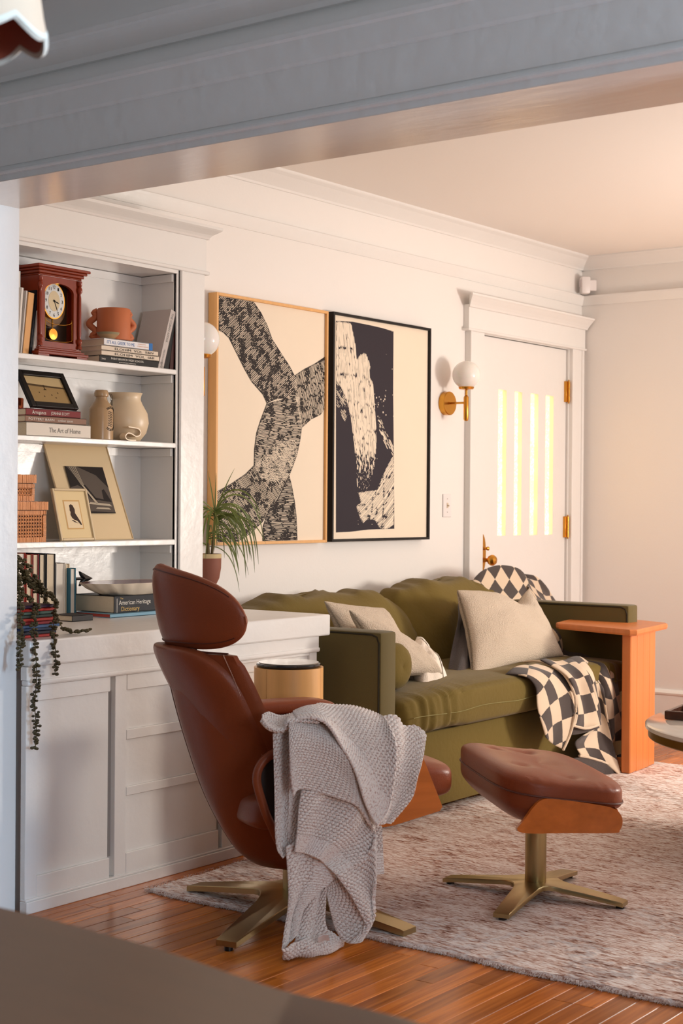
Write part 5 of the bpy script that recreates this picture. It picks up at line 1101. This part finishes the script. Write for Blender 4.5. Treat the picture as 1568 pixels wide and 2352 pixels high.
# ================================================================ STAR BASES
def star_base(name, parent, cx, cy, arms, hubz, hub_r, w_in, w_out, zt_in, zt_out, th, z0s):
    """arms: (angle, length); four tapering arms joined with concave fillets, local or world coordinates"""
    arms = sorted(arms); outl = []; m = len(arms)
    for k, (a, L) in enumerate(arms):
        d = Vector((math.cos(a), math.sin(a))); e_ = Vector((-d.y, d.x)); a2 = arms[(k+1) % m][0]+(2*PI if k == m-1 else 0)
        for t_ in (.36, .6, .85, 1.0): outl.append((d*L*t_-e_*(w_in+(w_out-w_in)*t_)/2, t_))
        for t_ in (1.0, .85, .6, .36): outl.append((d*L*t_+e_*(w_in+(w_out-w_in)*t_)/2, t_))
        d2 = Vector((math.cos(a2), math.sin(a2))); L2 = arms[(k+1) % m][1]; e2 = Vector((-d2.y, d2.x)); p0 = d*L*.36+e_*(w_in+(w_out-w_in)*.36)/2; p1_ = d2*L2*.36-e2*(w_in+(w_out-w_in)*.36)/2
        mid = Vector((math.cos((a+a2)/2), math.sin((a+a2)/2)))*hub_r
        for t_ in (.2, .4, .6, .8):
            q = p0*(1-t_)**2+mid*.75*2*t_*(1-t_)+p1_*t_*t_; outl.append((q, .36*abs(2*t_-1)))
    n_ = len(outl); rings = []
    def zt(t_): return zt_in+(zt_out-zt_in)*(t_**1.3)
    def zb(t_): return max(z0s+.004, zt(t_)-th) if t_ > .9 else zt(t_)-th
    V = [(cx, cy, zt(0)), (cx, cy, zt(0)-th)]; e_ = .004
    for q, t_ in outl: V.append((cx+q.x*.97, cy+q.y*.97, zt(t_)))
    for q, t_ in outl: V.append((cx+q.x, cy+q.y, zt(t_)-.003))
    for q, t_ in outl: V.append((cx+q.x, cy+q.y, zb(t_)))
    F = []
    for k in range(n_):
        j = (k+1) % n_; F += [(0, 2+k, 2+j), (2+k, 2+n_+k, 2+n_+j, 2+j), (2+n_+k, 2+2*n_+k, 2+2*n_+j, 2+n_+j), (1, 2+2*n_+j, 2+2*n_+k)]
    b = B(); b.add(V, F); return b
# ================================================================ OTTOMAN
OC = Vector((-2.24, 3.985))
ot = thing('ottoman', 'cognac leather ottoman with walnut ply sides on a champagne metal swivel base', 'ottoman', (OC.x, OC.y, RZ))
b = star_base('b', ot, OC.x, OC.y, [(math.radians(186), .295), (math.radians(8), .275), (math.radians(-79), .30), (math.radians(97), .285)], .06, .07, .085, .046, .062, .034, .014, RZ)
b.obj('star_base', BRASS, ot, angle=30)
for a, L in ((186, .28), (8, .26), (-79, .285), (97, .27)):
    b = B(); q = OC+Vector((math.cos(math.radians(a)), math.sin(math.radians(a))))*L; b.lathe([(.012, RZ-.001), (.012, RZ+.008)], (q.x, q.y, 0), 12); b.obj('glide', BLACKM, ot)
b = B(); b.lathe([(.031, .058), (.0315, .062), (.0315, .214), (.028, .218), (0, .218)], (OC.x, OC.y, 0), 32); b.obj('column', BRASS, ot)
b = B(); b.lathe([(.020, .21), (.020, .246), (0, .25)], (OC.x, OC.y, 0), 20); b.obj('piston', BLACKM, ot)
sc_ = Vector((-2.240, 3.995, 0.014)); RO = Matrix.Translation(sc_) @ Matrix.Rotation(math.radians(48), 4, 'Z')
OX, OY = .188, .300
def otz(x_): return -.13*x_
def otf(p):
    q = p.copy(); u = q.x/OX; w_ = q.z
    if w_ > 0:
        for tx, ty in ((-.09, -.14), (-.09, .12), (.02, -.02), (.03, .20), (.02, -.22)): q.z -= .012*math.exp(-((q.x-tx)**2+(q.y-ty)**2)/.0006)
        q.z += -.014*math.exp(-(q.x-.02)**2/.006)*(1-abs(q.y/OY)**4)+.004*math.sin(q.y*22+q.x*9)*(1-abs(u))
        if abs(q.y) > .27: q.z += .0014*math.sin(q.x*190)
    if w_ < 0: q.z -= .062*math.exp(-((u+.55)/.50)**2)*(1-(abs(q.y)/.34)**4*.8)
    q.z += otz(q.x)+.018*q.y
    return q
b = B(); b.sq((0, 0, .357), (OX, OY, .050), .50, .46, 110, 44, M=RO, fn=otf); b.obj('leather_cushion', LEATHER, ot)
b = B(); pts = []
for th_ in np.linspace(0, 2*PI, 90)[:-1]:
    cx_, sx_ = math.cos(th_), math.sin(th_); x_ = (OX+.001)*math.copysign(abs(cx_)**.46, cx_); y_ = (OY+.001)*math.copysign(abs(sx_)**.46, sx_); pts.append(RO @ Vector((x_, y_, .343+otz(x_)+.018*y_)))
b.tube(pts, .0028, 6, closed=True); b.obj('piping', DLEATHER, ot)
side = [(-.130, .268), (-.108, .296), (-.080, .334), (-.052, .354), (.0, .354), (.09, .346), (.150, .336), (.172, .318), (.176, .296), (.168, .276), (.15, .268), (.0, .262), (-.10, .258)]
side = catm([(a-.034, z+otz(a)*.55) for a, z in side], 4)
for sg in (-1, 1):
    b = B(); b.prism(side if sg < 0 else [(max(x_, -.09), z_) for x_, z_ in side], OY-.004 if sg > 0 else -OY-.010, OY+.010 if sg > 0 else -OY+.004, 'y', M=RO @ Matrix.Translation((0, 0, sg*.012))); b.obj('ply_side', PLY, ot, angle=30)
b = B(); b.loft([[RO @ Vector((x_, y_, z_+otz(x_)*.55)) for x_, z_ in ((-.12, .262), (.0, .264), (.11, .270), (.140, .30), (.132, .318), (.10, .29), (0., .282), (-.09, .286))] for y_ in (-OY+.004, OY-.004)]); b.obj('ply_tray', PLY, ot, angle=30)
# ================================================================ LOUNGE CHAIR (local frame: x forward, y left)
TH = math.radians(60)
lc = thing('lounge_chair', 'cognac leather swivel lounge chair with winged headrest and walnut ply shell', 'chair', (-2.70, 3.42, 0), rz=TH)
LM = Matrix.Translation((-2.70, 3.42, 0)) @ Matrix.Rotation(TH, 4, 'Z')
def aL(d): return math.radians(d)-TH
b = star_base('b', lc, 0, 0, [(aL(180), .385), (aL(0), .395), (aL(-78), .40), (aL(102), .39)], .075, .10, .125, .060, .078, .031, .018, .0)
b.obj('star_base', BRASS, lc, local=True, angle=30)
for a, L in ((180, .37), (0, .38), (-78, .385), (102, .375)):
    b = B(); z0 = .0005 if a == -78 else RZ-.001; b.lathe([(.012, z0), (.012, .022)], (L*math.cos(aL(a)), L*math.sin(aL(a)), 0), 12); b.obj('glide', BLACKM, lc, local=True)
b = B(); b.lathe([(.034, .07), (.034, .20), (.028, .205), (0, .21)], (0, 0, 0), 28); b.obj('column', BRASS, lc, local=True)
b = B(); b.box(-.12, -.10, .20, .14, .10, .26, .01); b.obj('swivel_plate', BLACKM, lc, local=True)
def lpx(x_, y_, yl):
    r = ray(x_, y_); c0 = Vector((-2.70, 3.42, 0)); Yv = Vector((-math.sin(TH), math.cos(TH), 0)); Xv = Vector((math.cos(TH), math.sin(TH), 0)); s_ = (yl-(CAM-c0).dot(Yv))/r.dot(Yv); p = CAM+r*s_-c0; return p.dot(Xv), p.z
# back shell
rear = [(-.100, .150, .12, .10), (-.130, .162, .16, .12), (-.184, .212, .19, .14), (-.262, .348, .215, .16), (-.325, .52, .230, .17), (-.366, .67, .236, .145), (-.378, .765, .232, .108)]
rc = catm(rear, 5, closed=False); rings = []; nseg = 22
for k, (xr, zr_, w_, wrp) in enumerate(rc):
    a, c_ = rc[max(k-1, 0)], rc[min(k+1, len(rc)-1)]; t_ = Vector((c_[0]-a[0], 0, c_[1]-a[1])).normalized(); nf = Vector((t_.z, 0, -t_.x))  # forward normal
    ring = []; th = .052 if 2 < k < len(rc)-2 else .036
    for side_ in (0, 1):
        for j in range(nseg+1):
            s_ = -1+2*j/nseg
            if side_: s_ = -s_
            f = abs(s_)**1.8; tt = 0 if not side_ else th*(1-.65*abs(s_)**4)
            yv = w_*s_*(1-.02*f) if not side_ else w_*s_*.97
            ring.append(Vector((xr, yv, zr_))+Vector((1, 0, .0))*wrp*f+nf*tt)
    rings.append(ring)
b = B(); b.loft(rings); bsh = b.obj('back_shell', LEATHER, lc, local=True, angle=60)
b = B()      # seams and stitches on the shell
for s0 in ():
    for sg in (-1, 1):
        pts = [Vector((xr+wrp*abs(s0)**1.8-.0005, w_*s0*sg*1.0, zr_)) for xr, zr_, w_, wrp in rc[2:]]; b.tube(pts, .0022, 5)
pts = [Vector((xr-.0005+wrp*.18**1.8, w_*.18, zr_)) for xr, zr_, w_, wrp in rc[2:]]; b.tube(pts, .0018, 5)
b.obj('seams', DLEATHER, lc, local=True)
b = B()
for sg in (-1, 1):
    for k in range(2, len(rc)-1):
        for q in (0, .25, .5, .75):
            A_, C_ = rc[k], rc[k+1]; xr, zr_, w_, wrp = [A_[i]*(1-q)+C_[i]*q for i in range(4)]; s1 = .90
            p = Vector((xr+wrp*s1**1.8-.002, w_*s1*sg, zr_)); p2 = p+Vector(((C_[0]-A_[0]), 0, (C_[1]-A_[1]))).normalized()*.0055; b.tube([p, p2], .0012, 4)
b.obj('stitching', STITCH, lc, local=True)
b = B(); b.tube([Vector((rc[-1][0]+.012+rc[-1][3]*abs(s_)**1.8, rc[-1][2]*s_, rc[-1][1]+.004)) for s_ in np.linspace(-.9, .9, 24)], .003, 6); b.obj('headrest_gap', DLEATHER, lc, local=True)
# headrest
rings = []
for k in range(61):
    s_ = math.sin((k/60-.5)*PI); e_ = max(.012, 1-abs(s_)**5)**.5
    yc = .226*s_; xc = -.382+.150*abs(s_)**1.7; zc = .886-.026*abs(s_)**1.5; hz_ = .116*e_*(1-.20*abs(s_)); th = .030*max(.25, e_)
    tang = Vector((.165*1.9*abs(s_)**.9*(1 if s_ > 0 else -1), .232, 0)).normalized(); nf = Vector((tang.y, -tang.x, 0))
    ring = []
    for j in range(28):
        a = 2*PI*j/28; ca, sa = math.cos(a), math.sin(a); lx = math.copysign(abs(ca)**.75, ca)*th; lz = math.copysign(abs(sa)**.8, sa)*hz_
        lean = -.20*(lz)+.0; ring.append(Vector((xc, yc, zc+lz))+nf*lx+Vector((lean*.0-.012*(lz/.118)**2*0-.16*lz, 0, 0)))
    rings.append(ring)
b = B(); b.loft(rings); hd = b.obj('headrest', LEATHER, lc, local=True, angle=70)
b = B()
for off in (.94,):
    pts = []
    for k in range(9, 52):
        r_ = rings[k]; pts.append(r_[9]*0.5+r_[10]*.5+Vector((-.001, 0, .001)))
    b.tube(pts, .0016, 5)
    pts = [rings[k][18]+Vector((-.001, 0, -.001)) for k in range(9, 52)]; b.tube(pts, .0016, 5)
b.obj('piping', DLEATHER, hd, local=True)
b = B(); b.box(-.345, -.10, .72, -.325, .10, .80, .005); b.obj('headrest_bracket', BLACKM, lc, local=True)
# seat
def sef(p):
    q = p.copy(); u = q.x/.30; q.z += .035*u+.015*math.exp(-((u-.5)**2)/.1)-(.03*max(0, u-.6)); return q
b = B(); b.sq((.095, 0, .372), (.305, .262, .062), .5, .3, 80, 36, fn=sef); b.obj('seat_cushion', LEATHER, lc, local=True)
b = B()
def innerb(p): q = p.copy(); w_ = q.z/.19; q.x += -.10*w_-.02+.10*(abs(q.y)/.22)**2; return q
b.sq((-.26, 0, .58), (.045, .215, .20), .5, .4, 48, 30, fn=innerb); b.obj('back_cushion', LEATHER, lc, local=True)
# ply shell: two wedge sides and a bent bottom
wside = [lpx(*q, -.285) for q in ((966, 1730), (1014, 1852), (1008, 1862), (900, 1896), (860, 1902), (760, 1920), (700, 1920), (690, 1800), (800, 1740), (900, 1722))]
print('wside', [tuple(round(v, 3) for v in q) for q in wside])
for sg in (-1, 1):
    b = B(); b.prism(wside, sg*.283-.007, sg*.283+.007, 'y'); b.obj('ply_side', PLY, lc, local=True, smooth=False)
bot = [wside[2], wside[3], wside[4], wside[5], wside[6]]
b = B(); b.loft([[Vector((x_, y_, z_)) for x_, z_ in bot]+[Vector((x_, y_, z_+.014)) for x_, z_ in bot[::-1]] for y_ in (-.277, .277)]); b.obj('ply_bottom', PLY, lc, local=True, smooth=False)
# arms
for sg in (-1, 1):
    b = B()
    def af(p, sg=sg): q = p.copy(); u = q.x/.21; q.z += -.012*max(0, -u-.2)-.02*max(0, u-.5)**1.2; q.y += sg*.012*u; return q
    b.sq((.055 if sg > 0 else .035, sg*.305, .552 if sg > 0 else .532), (.19 if sg > 0 else .14, .048, .022), .6, .35, 60, 20, fn=af); arm = b.obj('armrest', LEATHER, lc, local=True)
    loop = [(-.11, .538), (-.17, .520), (-.212, .494), (-.228, .452), (-.212, .39), (-.190, .335), (-.145, .262), (-.06, .26)] if sg < 0 else [(-.06, .545), (-.09, .53), (-.10, .50), (-.10, .45), (-.08, .33), (-.06, .28), (-.04, .26)]+[(.05, .31), (.16, .40), (.20, .48), (.18, .535), (.0, .545)]
    lp_ = catm(loop, 5); b = B(); b.tube([Vector((x_, sg*.300, z_)) for x_, z_ in lp_], .012, 10, closed=True); b.obj('arm_roll', LEATHER, arm, local=True)
    b = B(); b.prism([(x_, z_) for x_, z_ in lp_], sg*.292-.006, sg*.292+.006, 'y'); b.obj('arm_panel', mat('dark_arm_lining', rgb(34, 18, 12), .6) if 'dark_arm_lining' not in MATS else MATS['dark_arm_lining'], arm, local=True, smooth=False)
# ================================================================ KNITTED THROW over the near arm
KN = bpy.data.materials.new('chunky_marled_knit'); KN.use_nodes = True; n, l = nodes(KN); pb = n['Principled BSDF']; pb.inputs['Roughness'].default_value = .95; pb.inputs['Sheen Weight'].default_value = .25; pb.inputs['Specular IOR Level'].default_value = .2
uvn = n.new('ShaderNodeUVMap'); nz = n.new('ShaderNodeTexNoise'); nz.inputs['Scale'].default_value = 240; nz.inputs['Detail'].default_value = 3; l.new(uvn.outputs[0], nz.inputs['Vector'])
rp = n.new('ShaderNodeValToRGB'); e = rp.color_ramp.elements; e[0].position = .34; e[0].color = rgb(206, 178, 168); e[1].position = .50; e[1].color = rgb(244, 236, 230)
l.new(nz.outputs[0], rp.inputs[0])
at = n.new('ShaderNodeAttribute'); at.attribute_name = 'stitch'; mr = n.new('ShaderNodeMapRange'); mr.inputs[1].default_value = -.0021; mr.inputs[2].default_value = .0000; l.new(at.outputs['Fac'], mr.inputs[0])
mx = n.new('ShaderNodeMix'); mx.data_type = 'RGBA'; mx.inputs[6].default_value = rgb(186, 150, 138); l.new(mr.outputs[0], mx.inputs[0]); l.new(rp.outputs[0], mx.inputs[7]); l.new(mx.outputs[2], pb.inputs['Base Color'])  # pinkish-brown second yarn in the recesses, with shade between stitches put into it
bp = n.new('ShaderNodeBump'); bp.inputs['Strength'].default_value = .5; bp.inputs['Distance'].default_value = .002; nz2 = n.new('ShaderNodeTexNoise'); nz2.inputs['Scale'].default_value = 900; l.new(uvn.outputs[0], nz2.inputs['Vector']); l.new(nz2.outputs[0], bp.inputs['Height']); l.new(bp.outputs[0], pb.inputs['Normal'])
SA, SB_ = .0104, .0088
def knit(U, V):
    row = np.floor(V/SB_); fv = V/SB_-row-.5; uu = U/SA+.5*(row % 2); fu = uu-np.floor(uu)-.5
    fv2 = fv+.25*fu
    r2 = (fu/.52)**2+(fv2/.60)**2; h = np.sqrt(np.clip(1-r2, 0, 1))
    return .0050*h-.0020
def ribU(U, V): return .0024*np.abs(np.sin(PI*U/.0075))-.0006
def ribV(U, V): return .0024*np.abs(np.sin(PI*V/.0075))-.0006
def edgeknit(frac, which='u0'):
    def f(U, V):
        k = knit(U, V); r_ = ribV(U, V) if which[0] == 'u' else ribU(U, V)
        W_ = U if which[0] == 'u' else V; m_ = W_.max(); t_ = (W_ < frac) if which[1] == '0' else (W_ > m_-frac)
        return np.where(t_, r_, k)
    return f
kt = thing('knitted_throw', 'chunky oatmeal knitted throw hanging over the lounge chair near arm to the floor', 'blanket', LM @ Vector((.03, -.36, 0)))
c0_ = Vector((-2.70, 3.42, 0)); Yv_ = Vector((-math.sin(TH), math.cos(TH), 0))
def KP(lst, off):     # zoom coordinates of the throw, each on the plane `off` outside the chair's middle
    out = []
    for q in lst:
        u, v = q[0], q[1]; o_ = q[2] if len(q) > 2 else off; x_, y_ = 560+u/3.5636, 1580+v/3.5636
        r = ray(x_, y_); s_ = (-o_-(CAM-c0_).dot(Yv_))/r.dot(Yv_); p = CAM+r*s_; out.append(p)
    return out
def kp(T, B_, L, R, off, nu, nv): return coons(KP(T, off), KP(B_, off), KP(L, off), KP(R, off), nu, nv)
tw = (.87, -.5, .1); kc = Cloth()
kc.add(kp([(380, 290, .33), (700, 250, .30), (1150, 300, .33)], [(360, 1240, .365), (700, 1230, .365), (1070, 1165, .37)], [(380, 290, .33), (370, 700), (360, 1240, .365)], [(1150, 300, .33), (1180, 700), (1070, 1165, .37)], .366, 120, 140), .004, None, toward=tw)
# back left fold
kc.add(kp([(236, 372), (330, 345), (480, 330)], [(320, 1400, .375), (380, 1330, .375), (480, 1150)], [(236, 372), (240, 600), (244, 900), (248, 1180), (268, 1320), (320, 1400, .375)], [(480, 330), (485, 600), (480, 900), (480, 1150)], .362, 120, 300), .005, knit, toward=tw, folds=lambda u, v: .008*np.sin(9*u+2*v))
# small strip hanging at the right
kc.add(kp([(1050, 1120), (1090, 1120), (1128, 1130)], [(1062, 1532), (1100, 1528), (1146, 1520)], [(1050, 1120), (1056, 1330), (1062, 1532)], [(1128, 1130), (1138, 1330), (1146, 1520)], .352, 50, 160), .005, lambda U, V: np.where(V > V.max()-.06, ribV(U, V), knit(U, V)), toward=tw)
# lower column: left part down to the floor
kc.add(kp([(330, 1290), (480, 1250), (740, 1300)], [(306, 2150, .40), (380, 2080, .40), (440, 2020, .40)], [(330, 1290), (345, 1500), (352, 1700), (335, 1900), (306, 2150, .40)], [(740, 1300), (745, 1540), (600, 1680), (500, 1800), (440, 2020, .40)], .385, 120, 300), .005, edgeknit(.045, 'u1'), toward=tw, folds=lambda u, v: .010*np.sin(8*u+1)*(1-u))
# inner beige fold of the column
kc.add(kp([(600, 1560), (640, 1560), (672, 1570)], [(400, 2120, .385), (560, 2060, .385), (690, 2000, .385)], [(600, 1560), (520, 1760), (470, 1900), (400, 2120, .385)], [(672, 1570), (668, 1750), (662, 1900), (690, 2000, .385)], .372, 90, 180), .005, knit, toward=tw, folds=lambda u, v: .006*np.sin(7*u))
# foot spreading over the floor
ft = [AZ(560+u/3.5636, 1580+v/3.5636, z) for u, v, z in ((306, 2140, .045), (450, 2070, .05), (600, 2010, .05), (680, 1985, .055), (760, 2050, .03))]
fb = [AZ(560+u/3.5636, 1580+v/3.5636, z) for u, v, z in ((318, 2185, .004), (450, 2200, .004), (600, 2190, .004), (720, 2170, .004), (798, 2110, .006))]
kc.add(coons(ft, fb, [ft[0], fb[0]], [ft[-1], fb[-1]], 180, 60), .006, edgeknit(.022, 'v1'), toward=(.3, -.3, 1), folds=lambda u, v: .012*np.sin(PI*v)+.003*np.sin(20*u))
# dark inside of the tail
kc.add(kp([(655, 1600, .362), (700, 1560), (745, 1530)], [(740, 1960), (800, 2060), (870, 2098, .40)], [(655, 1600, .362), (690, 1760), (740, 1960)], [(745, 1530), (900, 1700, .40), (985, 1920, .405), (870, 2098, .40)], .375, 90, 160), .005, knit, toward=tw, folds=lambda u, v: -.012*np.sin(PI*u)*np.sin(PI*v))
# middle sheet with its long tail on the right
kc.add(kp([(470, 830), (700, 860), (900, 930), (1060, 1130)], [(400, 1335), (600, 1398), (745, 1530)], [(470, 830), (440, 980), (425, 1150), (400, 1335)], [(1060, 1130), (1075, 1260), (1000, 1400), (745, 1530)], .405, 240, 230), .005, edgeknit(.05, 'v1'), toward=tw, folds=lambda u, v: .010*np.sin(13*u+1.5*v))
kc.add(kp([(1075, 1180), (980, 1380), (745, 1530)], [(1010, 1925), (960, 2060), (870, 2100)], [(1075, 1180), (1068, 1400), (1055, 1700), (1010, 1925)], [(745, 1530), (860, 1690), (940, 1830), (985, 1950), (870, 2100)], .412, 120, 260), .005, edgeknit(.03, 'v1'), toward=tw, folds=lambda u, v: .008*np.sin(8*u+2*v))
# upper left sheet
kc.add(kp([(368, 280, .40), (520, 268, .38), (700, 330, .38)], [(400, 892), (480, 832), (760, 905), (930, 985), (1075, 1190)], [(368, 280, .40), (366, 450), (372, 700), (400, 892)], [(700, 330, .38), (850, 560), (960, 850), (1075, 1190)], .425, 220, 240), .005, knit, toward=tw, folds=lambda u, v: .009*np.sin(8*u+3*v)*v)
# top sheet over the arm with ribbed edge
kc.add(kp([(400, 205, .30), (560, 160, .28), (640, 128, .27), (900, 168, .28), (1060, 195, .30), (1150, 232, .34)], [(430, 250, .40), (600, 268, .42), (720, 350, .43), (860, 580, .44), (970, 900, .445), (1090, 1142, .445)],
            [(400, 205, .30), (412, 226, .36), (430, 250, .40)], [(1150, 232, .34), (1205, 330, .40), (1250, 500, .43), (1240, 720, .44), (1190, 1000, .445), (1090, 1142, .445)], .44, 260, 260), .006, edgeknit(.05, 'v1'), toward=tw, folds=lambda u, v: .012*np.sin(PI*v)*np.sin(PI*u)+.004*np.sin(12*u))
# right fold
kc.add(kp([(1125, 240, .32), (1230, 245, .32), (1300, 290, .32), (1400, 300, .32), (1462, 400, .34)], [(1080, 1120, .43), (1140, 1118, .43), (1185, 1105, .42)], [(1125, 240, .32), (1150, 380, .37), (1170, 560, .40), (1150, 800, .42), (1080, 1120, .43)], [(1462, 400, .34), (1464, 480, .37), (1430, 700), (1370, 900), (1185, 1105, .42)], .42, 160, 260), .006, knit, toward=tw, folds=lambda u, v: .009*np.sin(8*u)*(1-v*.6))
# rolled corner at the left
kc.add(kp([(148, 232, .30), (200, 196, .29), (300, 225, .30), (440, 205, .30), (600, 165, .29)], [(155, 262, .36), (220, 335, .38), (330, 345, .39), (375, 275, .40), (620, 285, .41)], [(148, 232, .30), (142, 248, .33), (155, 262, .36)], [(600, 165, .29), (615, 220, .36), (620, 285, .41)], .35, 220, 70), .007, edgeknit(.03, 'v0'), toward=tw, folds=lambda u, v: -.016*np.sin(PI*v)*np.exp(-((u-.25)/.2)**2))
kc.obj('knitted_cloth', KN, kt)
q = AZ(560+602/3.5636, 1580+2045/3.5636, .062); q2 = AZ(560+690/3.5636, 1580+2022/3.5636, .066); q3 = AZ(560+698/3.5636, 1580+2070/3.5636, .045); q4 = AZ(560+612/3.5636, 1580+2090/3.5636, .045)
b = B(); b.sheet([[q, (q+q2)/2+Vector((0, 0, .004)), q2], [q4, (q4+q3)/2+Vector((0, 0, .004)), q3]], .0012); b.obj('care_tag', plain('satin_tag', rgb(228, 222, 220), .4), kt)
b = B()
for k in range(4):
    a = .42+.10*k; A_ = q*(1-a)+q2*a; C_ = q4*(1-a)+q3*a; d = (q-q4).cross(q2-q).normalized(); d = d if d.z > 0 else -d
    b.add([A_*.8+C_*.2+d*.006, A_*.8+C_*.2+(q2-q)*.04+d*.006, A_*.2+C_*.8+(q2-q)*.04+d*.006, A_*.2+C_*.8+d*.006], [(0, 1, 2, 3)])
b.obj('tag_print', INKGR, kt, smooth=False)
# ================================================================ FOREGROUND TABLE AND PENDANT
ft_ = thing('dining_table', 'dark walnut dining table corner filling the bottom left foreground', 'table', (-1.1, .55, 0))
e1 = [AZ(0, 2080, .74), AZ(200, 2130, .74), AZ(400, 2186, .74), AZ(650, 2270, .74), AZ(850, 2315, .74), AZ(1020, 2362, .74)]
edge = [(-2.6, 1.02), (-2.2, 1.06), (-1.7, 1.083)]+[(p.x, p.y) for p in e1]+[(-.45, 1.02), (-.2, .93), (-.1, .75), (-.1, .3), (-.2, .12), (-.45, .02), (-1.2, -.02), (-2.2, 0), (-2.6, .05), (-2.75, .3), (-2.75, .8)]
ec = catm(edge, 5); cen = Vector((-1.4, .5))
def insr(k): return [tuple(Vector(p[:2])*(1-k)+cen*k) for p in ec]
b = B(); b.loft([[(x_, y_, .700) for x_, y_ in insr(.02)], [(x_, y_, .712) for x_, y_ in insr(0)], [(x_, y_, .732) for x_, y_ in insr(0)], [(x_, y_, .740) for x_, y_ in insr(.008)]]); b.obj('table_top', TABLEW, ft_, angle=60)
for x_, y_ in ((-2.5, .9), (-2.5, .15), (-.35, .9), (-.35, .15)):
    b = B(); b.lathe([(.018, .001), (.03, .70)], (x_, y_, 0), 20); b.obj('leg', TABLEW, ft_)
b = B(); b.box(-2.4, .2, .64, -.45, .22, .70); b.box(-2.4, .82, .64, -.45, .84, .70); b.obj('apron', TABLEW, ft_, smooth=False)
D_ = 1.8; pcn = CAM+ray(-62, 84)*D_
pl_ = thing('pendant_lamp', 'scalloped cream pendant shade with rosewood inside cut by the top left corner', 'pendant lamp', (pcn.x, pcn.y, pcn.z))
def shade(mb, rs_, n=120, th=0):
    vs = []; fs = []
    for (r, z, sc) in rs_:
        for k in range(n):
            a = 2*PI*k/n; lob = abs(math.sin(a*3.5+.4)); vs.append((pcn.x+r*(1+.035*lob)*math.cos(a), pcn.y+r*(1+.035*lob)*math.sin(a), pcn.z+z+sc*(.5-lob)*.016))
    for i in range(len(rs_)-1):
        for k in range(n): fs.append((i*n+k, i*n+(k+1) % n, (i+1)*n+(k+1) % n, (i+1)*n+k))
    mb.add(vs, fs)
b = B(); shade(b, [(.030, .165, 0), (.055, .155, 0), (.070, .10, .2), (.081, .02, .8), (.084, .004, 1)]); b.obj('shade', SHADEO, pl_, angle=60)
b = B(); shade(b, [(.0845, .006, 1), (.086, .0, 1), (.081, -.003, 1), (.079, .003, 1)]); b.obj('shade_rim', plain('rim_white', rgb(232, 226, 212), .5), pl_, angle=60)
b = B(); shade(b, [(.0795, .003, 1), (.077, .02, .8), (.066, .10, .2), (.050, .150, 0), (.0, .158, 0)]); b.obj('shade_lining', SHADEI, pl_, angle=60)
b = B(); b.lathe([(.012, .155), (.016, .16), (.016, .19), (.004, .20), (.0035, H-pcn.z-.015), (.045, H-pcn.z-.012), (.05, H-pcn.z-.0005), (0, H-pcn.z-.0005)], pcn, 20); b.obj('cord_and_canopy', GOLD, pl_)
bpy.context.view_layer.update()
